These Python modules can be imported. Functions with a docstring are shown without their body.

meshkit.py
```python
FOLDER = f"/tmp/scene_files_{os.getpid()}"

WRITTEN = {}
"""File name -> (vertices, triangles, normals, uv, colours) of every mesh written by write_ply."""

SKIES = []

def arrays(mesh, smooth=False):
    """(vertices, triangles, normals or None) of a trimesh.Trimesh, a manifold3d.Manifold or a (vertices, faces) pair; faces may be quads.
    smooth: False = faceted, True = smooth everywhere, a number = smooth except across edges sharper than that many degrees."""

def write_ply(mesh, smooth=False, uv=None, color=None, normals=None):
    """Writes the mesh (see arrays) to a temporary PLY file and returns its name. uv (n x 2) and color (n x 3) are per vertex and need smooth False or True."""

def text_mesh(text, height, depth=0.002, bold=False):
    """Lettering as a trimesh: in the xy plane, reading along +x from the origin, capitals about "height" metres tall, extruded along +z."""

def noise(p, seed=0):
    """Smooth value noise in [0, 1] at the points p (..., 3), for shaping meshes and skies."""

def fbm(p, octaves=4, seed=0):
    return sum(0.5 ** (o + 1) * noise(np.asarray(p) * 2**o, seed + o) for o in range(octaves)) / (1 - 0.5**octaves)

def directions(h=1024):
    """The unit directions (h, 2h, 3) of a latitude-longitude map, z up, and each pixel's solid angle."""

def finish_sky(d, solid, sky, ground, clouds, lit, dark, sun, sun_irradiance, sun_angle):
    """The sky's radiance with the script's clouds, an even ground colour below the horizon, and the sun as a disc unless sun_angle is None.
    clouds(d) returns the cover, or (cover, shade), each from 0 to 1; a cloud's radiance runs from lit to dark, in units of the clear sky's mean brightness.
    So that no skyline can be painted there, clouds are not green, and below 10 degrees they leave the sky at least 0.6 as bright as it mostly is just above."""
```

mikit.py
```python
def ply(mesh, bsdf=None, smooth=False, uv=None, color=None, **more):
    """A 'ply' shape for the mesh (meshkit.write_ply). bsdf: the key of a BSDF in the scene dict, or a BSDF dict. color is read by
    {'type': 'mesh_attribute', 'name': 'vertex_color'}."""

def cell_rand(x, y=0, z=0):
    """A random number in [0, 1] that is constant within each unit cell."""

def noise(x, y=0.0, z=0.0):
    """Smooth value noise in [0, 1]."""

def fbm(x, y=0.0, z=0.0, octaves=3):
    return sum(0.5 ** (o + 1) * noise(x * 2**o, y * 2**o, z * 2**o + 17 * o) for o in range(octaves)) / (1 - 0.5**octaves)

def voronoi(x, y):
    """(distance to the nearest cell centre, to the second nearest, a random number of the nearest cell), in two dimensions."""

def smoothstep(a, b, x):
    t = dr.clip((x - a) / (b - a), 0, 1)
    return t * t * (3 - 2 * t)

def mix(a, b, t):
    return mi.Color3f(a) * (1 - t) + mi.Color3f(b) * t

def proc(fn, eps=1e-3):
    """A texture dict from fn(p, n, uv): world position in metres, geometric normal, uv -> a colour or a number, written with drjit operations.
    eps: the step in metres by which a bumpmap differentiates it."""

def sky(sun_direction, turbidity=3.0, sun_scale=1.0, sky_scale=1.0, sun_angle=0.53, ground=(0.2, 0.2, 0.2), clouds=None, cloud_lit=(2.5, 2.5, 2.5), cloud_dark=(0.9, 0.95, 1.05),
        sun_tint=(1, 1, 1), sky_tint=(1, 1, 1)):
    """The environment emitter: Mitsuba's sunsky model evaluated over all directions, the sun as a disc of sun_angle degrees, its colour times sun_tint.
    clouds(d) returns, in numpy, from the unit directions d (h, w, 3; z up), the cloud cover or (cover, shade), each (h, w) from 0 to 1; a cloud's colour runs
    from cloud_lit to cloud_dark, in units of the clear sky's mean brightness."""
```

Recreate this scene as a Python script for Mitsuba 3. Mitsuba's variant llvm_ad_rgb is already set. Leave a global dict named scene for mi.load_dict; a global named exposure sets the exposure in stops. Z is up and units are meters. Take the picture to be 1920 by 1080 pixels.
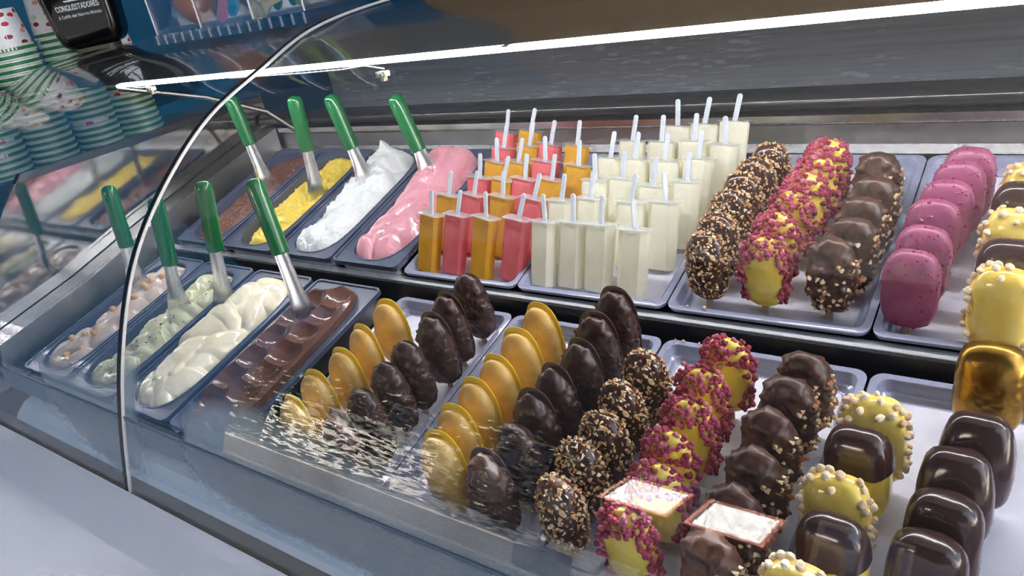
import math
import numpy as np
import trimesh
import shapely.geometry as sg
import drjit as dr
import mitsuba as mi
import mikit
import meshkit
from mikit import noise, fbm, smoothstep, mix, proc

T = mi.ScalarTransform4f
scene, labels = {}, {}

# ------------------------------------------------------------------ camera, sky, exposure
CAM = [1.5882, -0.7605, 0.4906]
scene['camera'] = {'type': 'perspective', 'fov': 68.13, 'fov_axis': 'x', 'near_clip': 0.02, 'far_clip': 200.0,
                   'to_world': T().look_at(origin=CAM, target=[CAM[0] - 0.58624, CAM[1] + 0.69733, CAM[2] - 0.41237], up=[-0.10862, 0.43677, 0.89299])}
def overcast(d):
    n = meshkit.fbm(d * 2.6 + 5.0, 4, 3)
    return np.clip(0.62 + 1.1 * (n - 0.45), 0, 1), np.clip(0.9 * (meshkit.fbm(d * 3.4 + 9.0, 3, 8) - 0.25), 0, 1)


scene['sky'] = mikit.sky([-0.70, 0.12, 0.70], turbidity=3.0, sky_scale=5.0, sun_scale=45.0, ground=(0.32, 0.32, 0.31), clouds=overcast, cloud_lit=(1.75, 1.9, 2.15), cloud_dark=(1.0, 1.1, 1.25), sun_tint=(0.92, 1.0, 1.12))
LED_POWER = 50.0
exposure = 1.3


# ------------------------------------------------------------------ helpers
def lin(*c):
    c = np.asarray(c, float) / 255.0
    return np.where(c <= 0.04045, c / 12.92, ((c + 0.055) / 1.055) ** 2.4)


def rgb(*c):
    return {'type': 'rgb', 'value': [float(x) for x in lin(*c)]}


def numbered(key):
    if key not in scene and key not in labels and not any(k.startswith(key + '__') for k in scene):
        return key
    n = 1
    while True:
        k = f'{key}_{n:03d}'
        if k not in scene and k not in labels:
            return k
        n += 1


COUNT = {}


def numbered_fast(key):
    n = COUNT.get(key, 0)
    COUNT[key] = n + 1
    return key if n == 0 else f'{key}_{n:03d}'


def put(key, shape, to_world=None):
    d = dict(shape)
    if to_world is not None:
        d['to_world'] = to_world
    scene[key] = d
    return key


def thing(name, label, category, group=None):
    key = numbered_fast(name)
    labels[key] = {'label': label, 'category': category}
    if group:
        labels[key]['group'] = group
    return key


def part(parent, name, shape, to_world=None, label=None, kind=None):
    key = numbered_fast(parent + '__' + name)
    put(key, shape, to_world)
    if label or kind:
        labels[key] = {}
        if label:
            labels[key]['label'] = label
        if kind:
            labels[key]['kind'] = kind
    return key


def single(name, shape, label, category, group=None, to_world=None):
    key = thing(name, label, category, group)
    put(key, shape, to_world)
    return key


def struct(name, shape, label=None):
    put(name, shape)
    labels[name] = {'kind': 'structure'}
    if label:
        labels[name]['label'] = label
    return name


def colored(mesh, c):
    """per-vertex colour array for a mesh from one sRGB colour"""
    return np.tile(lin(*c), (len(mesh.vertices), 1))


def ply_c(mesh, c, bsdf, smooth=True):
    """one-colour mesh using the shared vertex-colour materials; hard edges are split first when smooth is an angle"""
    if smooth is not True and smooth is not False:
        mesh = trimesh.graph.smooth_shade(mesh, angle=np.radians(smooth), facet_minarea=None)
        smooth = True
    col = np.asarray(c, float)
    if col.ndim == 1:
        col = np.tile(lin(*c), (len(mesh.vertices), 1))
    return mikit.ply(mesh, bsdf, smooth=smooth, color=col)


def box(x0, x1, y0, y1, z0, z1):
    m = trimesh.creation.box((x1 - x0, y1 - y0, z1 - z0))
    m.apply_translation(((x0 + x1) / 2, (y0 + y1) / 2, (z0 + z1) / 2))
    return m


def cat(*ms):
    return trimesh.util.concatenate([m for m in ms])


def extrude_x(profile, x0, x1):
    """closed (y, z) outline extruded along x"""
    m = trimesh.creation.extrude_polygon(sg.Polygon(profile).buffer(0), x1 - x0, engine='earcut')
    R = np.array([[0, 0, 1, x0], [1, 0, 0, 0], [0, 1, 0, 0], [0, 0, 0, 1.0]])
    m.apply_transform(R)
    m.fix_normals()
    return m


def ribbon(profile, th):
    """open (y, z) line thickened to a closed outline"""
    return list(sg.LineString(profile).buffer(th / 2, cap_style=2, join_style=1).exterior.coords)[:-1]


def tube(pts, r, sides=10, closed_ends=True):
    p = np.asarray(pts, float)
    t = np.gradient(p, axis=0)
    t /= np.linalg.norm(t, axis=1, keepdims=True) + 1e-12
    a = np.cross(t, np.where(np.abs(t[:, 2:]) < 0.9, [0, 0, 1.0], [1.0, 0, 0]))
    a /= np.linalg.norm(a, axis=1, keepdims=True) + 1e-12
    b = np.cross(t, a)
    ang = np.arange(sides) * 2 * np.pi / sides
    r = np.broadcast_to(r, (len(p),))
    v = p[:, None] + r[:, None, None] * (np.cos(ang)[None, :, None] * a[:, None] + np.sin(ang)[None, :, None] * b[:, None])
    return loft(v, closed_ends)


def loft(rings, caps=True):
    """rings (n, k, 3) to a closed tube mesh"""
    n, k = rings.shape[:2]
    v = rings.reshape(-1, 3)
    i, j = np.meshgrid(np.arange(n - 1), np.arange(k), indexing='ij')
    q = np.stack([i * k + j, i * k + (j + 1) % k, (i + 1) * k + (j + 1) % k, (i + 1) * k + j], -1).reshape(-1, 4)
    f = np.vstack([q[:, [0, 1, 2]], q[:, [0, 2, 3]]])
    if caps:
        c0, c1 = len(v), len(v) + 1
        v = np.vstack([v, rings[0].mean(0), rings[-1].mean(0)])
        r = np.arange(k)
        f = np.vstack([f, np.stack([np.full(k, c0), (r + 1) % k, r], 1), np.stack([np.full(k, c1), (n - 1) * k + r, (n - 1) * k + (r + 1) % k], 1)])
    m = trimesh.Trimesh(v, f, process=False)
    if m.volume < 0:
        m.invert()
    return m


def rrect(w, h, r, n=6):
    """rounded rectangle outline centred on the origin, (k, 2)"""
    out = []
    for cx, cy, a0 in ((w / 2 - r, h / 2 - r, 0), (-w / 2 + r, h / 2 - r, 90), (-w / 2 + r, -h / 2 + r, 180), (w / 2 - r, -h / 2 + r, 270)):
        for t in np.linspace(a0, a0 + 90, n):
            out.append((cx + r * math.cos(math.radians(t)), cy + r * math.sin(math.radians(t))))
    return np.array(out)


def grid_mesh(P):
    """(n, m, 3) grid of points to an open mesh"""
    n, m = P.shape[:2]
    i, j = np.meshgrid(np.arange(n - 1), np.arange(m - 1), indexing='ij')
    q = np.stack([i * m + j, i * m + j + 1, (i + 1) * m + j + 1, (i + 1) * m + j], -1).reshape(-1, 4)
    return trimesh.Trimesh(P.reshape(-1, 3), np.vstack([q[:, [0, 1, 2]], q[:, [0, 2, 3]]]), process=False)


def frame(x, y, z, o):
    m = np.eye(4)
    m[:3, 0], m[:3, 1], m[:3, 2], m[:3, 3] = x, y, z, o
    return m


def mt(m):
    return T(np.asarray(m, float).tolist())


# ------------------------------------------------------------------ materials
VC = {'type': 'mesh_attribute', 'name': 'vertex_color'}


def material(name, **kw):
    scene[name] = {'type': 'twosided', 'bsdf': {'type': 'principled', **kw}}


material('vc_matte', base_color=VC, roughness=0.7, specular=0.3)
scene['vc_dull'] = {'type': 'twosided', 'bsdf': {'type': 'diffuse', 'reflectance': VC}}
material('vc_satin', base_color=VC, roughness=0.36, specular=0.5)
material('vc_gloss', base_color=VC, roughness=0.16, specular=0.5, clearcoat=0.6, clearcoat_gloss=0.95)
material('vc_metal', base_color=VC, roughness=0.30, metallic=1.0)
material('black_gloss', base_color=rgb(7, 7, 10), roughness=0.05, specular=0.45)
material('pan_plastic', base_color=rgb(70, 80, 104), roughness=0.30, specular=0.6)
material('tray_plastic', base_color=rgb(138, 143, 168), roughness=0.16, specular=0.6)
scene['steel_polished'] = {'type': 'twosided', 'bsdf': {'type': 'roughconductor', 'alpha': 0.14, 'specular_reflectance': {'type': 'rgb', 'value': [0.84, 0.84, 0.85]}}}
scene['steel_brushed'] = {'type': 'twosided', 'bsdf': {'type': 'roughconductor', 'alpha': 0.22, 'specular_reflectance': {'type': 'rgb', 'value': [0.45, 0.45, 0.47]}}}
material('steel_top', base_color=rgb(158, 160, 158), roughness=0.16, metallic=0.8)
scene['mirror_steel'] = {'type': 'twosided', 'bsdf': {'type': 'roughconductor', 'alpha': 0.005, 'distribution': 'ggx', 'specular_reflectance': {'type': 'rgb', 'value': [0.62, 0.60, 0.58]}}}
scene['clear_glass'] = {'type': 'thindielectric', 'int_ior': 1.5}
scene['clear_acrylic'] = {'type': 'thindielectric', 'int_ior': 1.49, 'specular_transmittance': {'type': 'rgb', 'value': [0.93, 0.94, 0.96]}}
scene['cloudy_film'] = {'type': 'blendbsdf', 'weight': 0.30, 'a': {'type': 'thindielectric', 'int_ior': 1.45},
                        'b': {'type': 'principledthin', 'base_color': rgb(225, 230, 238), 'roughness': 0.35, 'diff_trans': 1.0}}

scene['ice_translucent'] = {'type': 'principledthin', 'base_color': VC, 'roughness': 0.28, 'diff_trans': 0.75, 'eta': 1.3}


def fog_weight(p, n, uv):
    fine = fbm(p.x * 420, p.y * 420, p.z * 420, octaves=2)
    drops = smoothstep(0.74, 0.82, noise(p.x * 700, p.y * 700, p.z * 700))
    return dr.clip(uv.x * (0.86 + 0.28 * fine) - 0.25 * drops * uv.x, 0, 0.97)


scene['condensation_film'] = {'type': 'blendbsdf', 'weight': proc(fog_weight), 'a': {'type': 'thindielectric', 'int_ior': 1.02},
                              'b': {'type': 'principledthin', 'base_color': rgb(168, 182, 194), 'roughness': 0.6, 'diff_trans': 1.1}}


def panel_color(p, n, uv):
    streak = fbm(p.x * 6, p.z * 240, p.y * 240, octaves=3)
    fleck = smoothstep(0.70, 0.80, noise(p.x * 45, p.z * 420, 3.0)) * smoothstep(0.45, 0.6, fbm(p.x * 9, p.z * 16, 8.0, octaves=2))
    return mix(mi.Color3f(0.016, 0.024, 0.036), mi.Color3f(0.038, 0.050, 0.066), streak) + fleck * mi.Color3f(0.022, 0.028, 0.033)


scene['scratched_panel'] = {'type': 'twosided', 'bsdf': {'type': 'principled', 'base_color': proc(panel_color), 'roughness': 0.42, 'specular': 0.3, 'metallic': 0.0}}


def cup_color(p, n, uv):
    band = smoothstep(0.045, 0.055, uv.y) * (1 - smoothstep(0.125, 0.135, uv.y))
    x, y = uv.x * 9.0, uv.y * 5.0 + 0.5 * 0
    d, _, r = mikit.voronoi(x, y)
    dot = (1 - smoothstep(0.24, 0.27, d)) * smoothstep(0.17, 0.19, uv.y) * smoothstep(0.25, 0.27, r)
    dc = mix(mix(mi.Color3f(0.30, 0.015, 0.03), mi.Color3f(0.55, 0.02, 0.06), smoothstep(0.5, 0.52, r)), mi.Color3f(0.75, 0.33, 0.25), smoothstep(0.75, 0.77, r))
    dc = mix(dc, mi.Color3f(0.45, 0.62, 0.45), smoothstep(0.9, 0.91, r))
    c = mix(mi.Color3f(0.93, 0.92, 0.90), dc, dot)
    return mix(c, mi.Color3f(0.03, 0.20, 0.06), band)


scene['printed_paper'] = {'type': 'twosided', 'bsdf': {'type': 'principled', 'base_color': proc(cup_color), 'roughness': 0.35, 'specular': 0.5}}

rng = np.random.default_rng(7)

# ------------------------------------------------------------------ geometry of the case (metres): x along it, y into it, z up
A_LOW, A_UP = 0.2412, 0.2869            # slope of the two tiers
LOW0 = np.array([0.0, 0.0, 0.0])        # rear edge of the lower tier
UP0 = np.array([0.0, 0.0354, 0.0216])   # front edge of the upper tier
EX = np.array([1.0, 0, 0])
LY, LN = np.array([0, math.cos(A_LOW), math.sin(A_LOW)]), np.array([0, -math.sin(A_LOW), math.cos(A_LOW)])
UY, UN = np.array([0, math.cos(A_UP), math.sin(A_UP)]), np.array([0, -math.sin(A_UP), math.cos(A_UP)])
XL, XR = -0.16, 2.1
# the curved front glass, front edge to top (y, z)
GY = [-.399, -.365, -.333, -.295, -.25, -.19, -.122, -.025, .094, .194, .31, .384, .45]
GZ = [-.206, -.097, -.015, .062, .134, .201, .258, .319, .363, .398, .417, .422, .424]


def low(x, s, n=0.0):
    return LOW0 + EX * x + LY * s + LN * n


def up(x, s, n=0.0):
    return UP0 + EX * x + UY * s + UN * n


# ------------------------------------------------------------------ the room and the street
struct('floor', ply_c(box(-3.2, 4.2, -3.0, 3.0, -1.05, -1.0), (96, 92, 90), 'vc_matte', False))
struct('wall_back', ply_c(box(-3.2, 4.2, 2.4, 2.5, -1.0, 2.0), (34, 106, 150), 'vc_matte', False), 'teal blue painted wall behind the display')
struct('wall_left', ply_c(box(-3.0, -2.9, -3.0, 2.4, -1.0, 2.0), (32, 100, 144), 'vc_matte', False), 'teal blue painted wall to the left')
struct('ceiling', ply_c(box(-3.2, 2.5, -0.95, 2.5, 2.0, 2.1), (146, 150, 156), 'vc_matte', False))
struct('awning', ply_c(box(-3.2, 2.5, -2.35, -0.96, 1.98, 2.06), (22, 26, 34), 'vc_dull', False), 'dark awning over the shop front')
struct('ground', ply_c(box(-30, 30, -30, -3.0, -1.15, -1.05), (46, 48, 52), 'vc_dull', False), 'street pavement outside the shop')

# the bronze back-bar cabinet
k = thing('back_bar_cabinet', 'bronze coloured cabinet with black base standing behind the display case', 'cabinet')
o = rrect(1.9, 1.35, 0.10, 8)
m = loft(np.array([np.c_[o[:, 0] + 0.95, np.full(len(o), y), o[:, 1] + 1.16] for y in (0.98, 1.5)]))
part(k, 'body', ply_c(m, (122, 98, 66), 'vc_satin', 40))
m = loft(np.array([np.c_[o[:, 0] * 1.012 + 0.95, np.full(len(o), y), o[:, 1] * 1.016 + 1.16] for y in (0.985, 1.02)]))
part(k, 'gasket', ply_c(m, (14, 14, 16), 'vc_satin', 40))
part(k, 'plinth', ply_c(box(0.1, 1.8, 1.05, 1.45, -1.0, 0.485), (18, 18, 20), 'vc_satin', False))

# ------------------------------------------------------------------ the display case
case = thing('display_case', 'long refrigerated steel gelato display case with two stepped tiers', 'display case')
# decks under the trays
part(case, 'lower_deck', ply_c(extrude_x([tuple(low(0, s, n)[1:]) for s, n in ((-.365, -.045), (.012, -.045), (.012, -.075), (-.365, -.075))], -0.09, XR), (16, 20, 30), 'vc_satin', False))
part(case, 'upper_deck', ply_c(extrude_x([tuple(up(0, s, n)[1:]) for s, n in ((-.004, -.040), (.40, -.040), (.40, -.07), (-.004, -.07))], -0.09, XR), (16, 20, 30), 'vc_satin', False))
part(case, 'riser', ply_c(extrude_x([(.012, -.05), (.030, -.05), (.030, .006), (.024, .006)], -0.09, XR), (13, 16, 24), 'vc_satin', False))
p0 = up(0, -.004, -.012)[1:]
part(case, 'step_lip', ply_c(extrude_x([(p0[0] - .004, p0[1] - .008), (p0[0] + .012, p0[1] - .006), (p0[0] + .012, p0[1] - .001), (p0[0] - .001, p0[1] + .001), (p0[0] - .004, p0[1] - .002)], -0.09, XR), (214, 216, 222), 'vc_gloss', 20), label='bright steel edge strip of the upper tier')
# guard in front of the pans, sill, gutter
part(case, 'front_guard', ply_c(extrude_x([(-.3605, -.080), (-.358, -.080), (-.356, -.128), (-.3605, -.128)], -0.09, XR), (70, 92, 112), 'vc_satin', False), label='blue-grey front guard strip of the lower tier')
part(case, 'sill', ply_c(extrude_x(ribbon([(-.374, -.199), (-.368, -.190), (-.350, -.176), (-.315, -.165), (-.28, -.160), (-.2, -.158)], .004), -0.09, XR), (222, 238, 250), 'vc_satin', 40), label='pale inner sill below the trays')
part(case, 'gutter', ply_c(extrude_x([(-.401, -.204), (-.374, -.199), (-.374, -.215), (-.401, -.215)], -.772, XR), (120, 112, 100), 'vc_satin', False), label='dull steel gutter strip along the foot of the glass')
v = part(case, 'vent', ply_c(extrude_x([(-.352, -.134), (-.340, -.134), (-.330, -.160), (-.342, -.172)], 0.93, 1.16), (30, 33, 40), 'vc_satin', False), label='dark vent slot in the sill')
for q in range(3):
    part(v, 'slat', ply_c(box(0.935, 1.155, -.3545 + q * .003, -.350 + q * .003, -.143 - q * .009, -.141 - q * .009), (70, 74, 84), 'vc_satin', False))
# side plate and mirror partition at the left end
pl = [(-.355, -.125), (-.345, -.045), (-.137, .003), (.054, .066), (.20, .105), (.43, .165), (.43, .02), (.05, -.05)]
part(case, 'side_plate', mikit.ply(extrude_x(pl, -0.10, -0.085), 'steel_brushed', smooth=20), label='brushed steel side plate')
part(case, 'plate_ledge', mikit.ply(extrude_x(ribbon([(-.349, -.050), (-.137, .001), (.054, .060), (.43, .162)], .006), -0.155, -0.101), 'steel_brushed', smooth=20))
pm = [(-.372, -.16), (-.352, -.05), (-.31, .04), (-.262, .12), (-.20, .19), (-.165, .2245), (.47, .2245), (.47, -.05), (.0, -.15)]
part(case, 'mirror_partition', mikit.ply(extrude_x(pm, -0.168, -0.16), 'mirror_steel'), label='mirror-polished end partition reflecting the tubs')
part(case, 'partition_rim', ply_c(extrude_x([(-.165, .2250), (.47, .2250), (.47, .240), (-.15, .240)], -0.175, -0.158), (38, 34, 40), 'vc_satin', False))
# back: rails and curved panel
rail = mikit.ply(extrude_x([(.440, .090), (.455, .090), (.455, .146), (.440, .146)], -0.15, XR), 'steel_brushed')
part(case, 'rear_rail', rail, label='brushed steel rear rail')
part(case, 'rear_rail', mikit.ply(extrude_x([(.436, .148), (.455, .148), (.455, .166), (.433, .163), (.433, .152)], -0.15, XR), 'steel_polished', smooth=20), label='bright rear rail')
part(case, 'rear_rail', mikit.ply(extrude_x([(.405, .098), (.439, .100), (.439, .116), (.405, .112)], -0.15, XR), 'steel_polished', smooth=20))
nose = [(.455, .168), (.440, .170), (.434, .176), (.433, .184), (.437, .191), (.447, .197), (.46, .199), (.47, .199), (.47, .168)]
part(case, 'bullnose', ply_c(extrude_x(nose, -0.15, XR), (26, 28, 34), 'vc_gloss', 40), label='black rounded trim below the rear panel')
pan = [(.470, .1995), (.476, .23), (.478, .27), (.470, .31), (.452, .345), (.425, .375), (.40, .392)]
part(case, 'rear_panel', mikit.ply(extrude_x(ribbon(pan, .004), 0.12, XR), 'scratched_panel', smooth=40), label='dark scratched curved rear panel')
part(case, 'corner_strut', mikit.ply(tube([(-.13, .10, .352), (-.05, .25, .29), (.0, .36, .225), (.02, .41, .165), (.02, .425, .125)], .006), 'steel_brushed', smooth=True), label='thin steel strut at the left rear corner')
sy = np.linspace(.1045, .452, 16)
shelf = [(y, float(np.interp(y, GY, GZ)) - .006) for y in sy]
part(case, 'top_shelf', mikit.ply(extrude_x(ribbon(shelf, .003), -.772, XR), 'steel_top', smooth=40), label='grey metal top under the glass')
# white front counter with its own front
ctr = thing('counter', 'white glossy counter top in front of the curved glass', 'counter')
part(ctr, 'top', ply_c(extrude_x([(-.402, -.199), (-.402, -.24), (-.90, -.25), (-.905, -.245), (-.905, -.205), (-.90, -.20)], -1.6, 2.3), (244, 244, 252), 'vc_gloss', False))
part(ctr, 'front', ply_c(box(-1.6, 2.3, -.88, -.45, -1.0, -.25), (190, 190, 196), 'vc_satin', False))

# ------------------------------------------------------------------ curved glass: left and right panels
SEAM = 0.40


def glass_sheet(x0, x1, off=0.0, n=4):
    yy = np.concatenate([np.linspace(GY[i], GY[i + 1], n, endpoint=False) for i in range(len(GY) - 1)] + [[GY[-1]]])
    from scipy.interpolate import CubicSpline
    t = np.r_[0, np.cumsum(np.hypot(np.diff(GY), np.diff(GZ)))]
    cs = CubicSpline(t, np.c_[GY, GZ])
    s = np.linspace(0, t[-1], 80)
    c, d = cs(s), cs(s, 1)
    d /= np.linalg.norm(d, axis=1, keepdims=True)
    nrm = np.c_[-d[:, 1], d[:, 0]]          # outward (front, up)
    c = c + off * nrm
    xs = np.linspace(x0, x1, 3)
    return grid_mesh(np.stack([np.c_[np.full(len(c), x), c] for x in xs])), s, c, nrm


gl, gs, gc, gn = glass_sheet(-.772, SEAM - .0102)
g1 = thing('curved_glass', 'left curved front glass panel, left of the dark seam', 'glass')
part(g1, 'pane', mikit.ply(gl, 'clear_glass', smooth=True))
gr, *_ = glass_sheet(SEAM + .003, XR)
g2 = thing('curved_glass', 'right curved front glass panel, in front of the ice lollies', 'glass')
part(g2, 'pane', mikit.ply(gr, 'clear_glass', smooth=True))
# seam: black gasket and pale ground edge of the right pane
out = [tuple(p) for p in gc]
part(g1, 'gasket', ply_c(extrude_x(ribbon(out, .006), SEAM - .0105, SEAM - .0005), (6, 7, 9), 'vc_satin', 60), label='black seal in the seam')
part(g2, 'ground_edge', ply_c(extrude_x(ribbon(out, .005), SEAM, SEAM + .0025), (205, 200, 196), 'vc_gloss', 60), label='pale ground glass edge along the seam')


def fog_patch(x0, x1, dens):
    """a film of droplets on the inner face of the glass; density per point from x and height"""
    xs = np.linspace(x0, x1, 150)
    use = (gc[:, 1] < 0.05)
    sv = np.linspace(0, gs[use][-1], 130)
    cy, cz = np.interp(sv, gs, gc[:, 0] - .0016 * gn[:, 0]), np.interp(sv, gs, gc[:, 1] - .0016 * gn[:, 1])
    P = np.stack([np.c_[np.full(len(sv), x), cy, cz] for x in xs])
    D = dens(P[..., 0], P[..., 2])
    m = grid_mesh(P)
    keep = D.reshape(-1)[m.faces].max(1) > 0.004
    m.update_faces(keep)
    used = np.unique(m.faces)
    remap = np.full(len(m.vertices), -1)
    remap[used] = np.arange(len(used))
    return trimesh.Trimesh(m.vertices[used], remap[m.faces], process=False), np.c_[D.reshape(-1)[used], np.zeros(len(used))]


def sstep(a, b, x):
    t = np.clip((x - a) / (b - a), 0, 1)
    return t * t * (3 - 2 * t)


def dens_left(x, z):
    w = 0.003 * (meshkit.noise(np.stack([x * 20, z * 20, z * 0], -1), 3) - .5)
    bot = np.interp(x, [.06, .086, .144, .238, .327, .40], [-.02, -.06, -.113, -.151, -.172, -.186])
    d = sstep(-.002, .016, z - bot + w) * (1 - sstep(-.082, -.028, z + w)) * sstep(.06, .10, x)
    return 0.92 * d


def dens_right(x, z):
    w = 0.004 * (meshkit.noise(np.stack([x * 15, z * 15, z * 0], -1), 4) - .5)
    bot = np.interp(x, [.57, .585, .62, .684, .77, .9, 1.2, 1.5], [-.09, -.114, -.134, -.146, -.152, -.151, -.15, -.16])
    top = np.interp(x, [.57, .60, .65, .72, .85, .98, 1.1, 1.3, 1.5], [-.05, -.030, -.012, -.004, -.012, -.030, -.034, -.050, -.075])
    d = sstep(-.002, .010, z - bot + w) * (1 - sstep(-.020, .012, z - top + w)) * sstep(.572, .584, x) * (1 - sstep(1.24, 1.5, x))
    near = 0.75 * sstep(.40, .402, x) * (1 - sstep(.425, .452, x + .5 * w)) * (1 - sstep(-.03, .03, z)) * sstep(-.17, -.15, z)
    return np.maximum(0.93 * d, near)


m, uv = fog_patch(.05, SEAM - .0108, dens_left)
part(g1, 'condensation', mikit.ply(m, 'condensation_film', smooth=True, uv=uv), label='patch of cold condensation')
m, uv = fog_patch(SEAM + .004, 1.55, dens_right)
part(g2, 'condensation', mikit.ply(m, 'condensation_film', smooth=True, uv=uv), label='patch of cold condensation')

# ------------------------------------------------------------------ the LED strip under the top of the glass
led = thing('led_strip', 'bright white LED light strip under the top of the glass', 'light')
LYZ = (.0975, .3565)
c = trimesh.creation.cylinder(.0037, sections=16, segment=[[-.125, *LYZ], [2.1, *LYZ]])
sh = mikit.ply(c, 'vc_satin', smooth=40, color=colored(trimesh.graph.smooth_shade(c, angle=.7), (255, 255, 255))) if False else mikit.ply(c, 'vc_matte', smooth=False, color=colored(c, (255, 255, 255)))
sh['emitter'] = {'type': 'area', 'radiance': {'type': 'rgb', 'value': [LED_POWER * x for x in (1.0, 0.985, 0.97)]}}
part(led, 'tube', sh)
for x in (-.12, .401, .941, 1.5):
    part(led, 'clip', ply_c(box(x - .006, x + .006, LYZ[0] - .003, LYZ[0] + .006, LYZ[1] + .0037, LYZ[1] + .0058), (150, 145, 135), 'vc_satin', False))
for pts in ([(.30, .094, .352), (.5, .10, .349), (.60, .10, .349), (.655, .10, .352), (.70, .098, .345)], [(-.06, .094, .352), (-.03, .10, .348), (.0, .105, .352)]):
    part(led, 'cable', ply_c(tube(pts, .0013, 6), (220, 220, 215), 'vc_satin'), label='thin white cable')
for x, z in ((.692, .333), (.003, .341)):
    b = cat(box(x - .010, x + .010, .094, .106, z, z + .008), box(x - .003, x + .004, .096, .104, z - .007, z), box(x - .006, x + .006, .092, .094, z + .002, z + .006))
    part(led, 'connector', ply_c(b, (226, 222, 196), 'vc_satin', False), label='small white cable connector')

# ------------------------------------------------------------------ pans of gelato
PAN_W, PAN_L = .163, .350


def hole_half(v):
    """half width of the pan opening at v in 0..1 along it"""
    return .067 * np.maximum(1 - np.abs(2 * v - 1) ** 5.0, 0) ** .40


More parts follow.
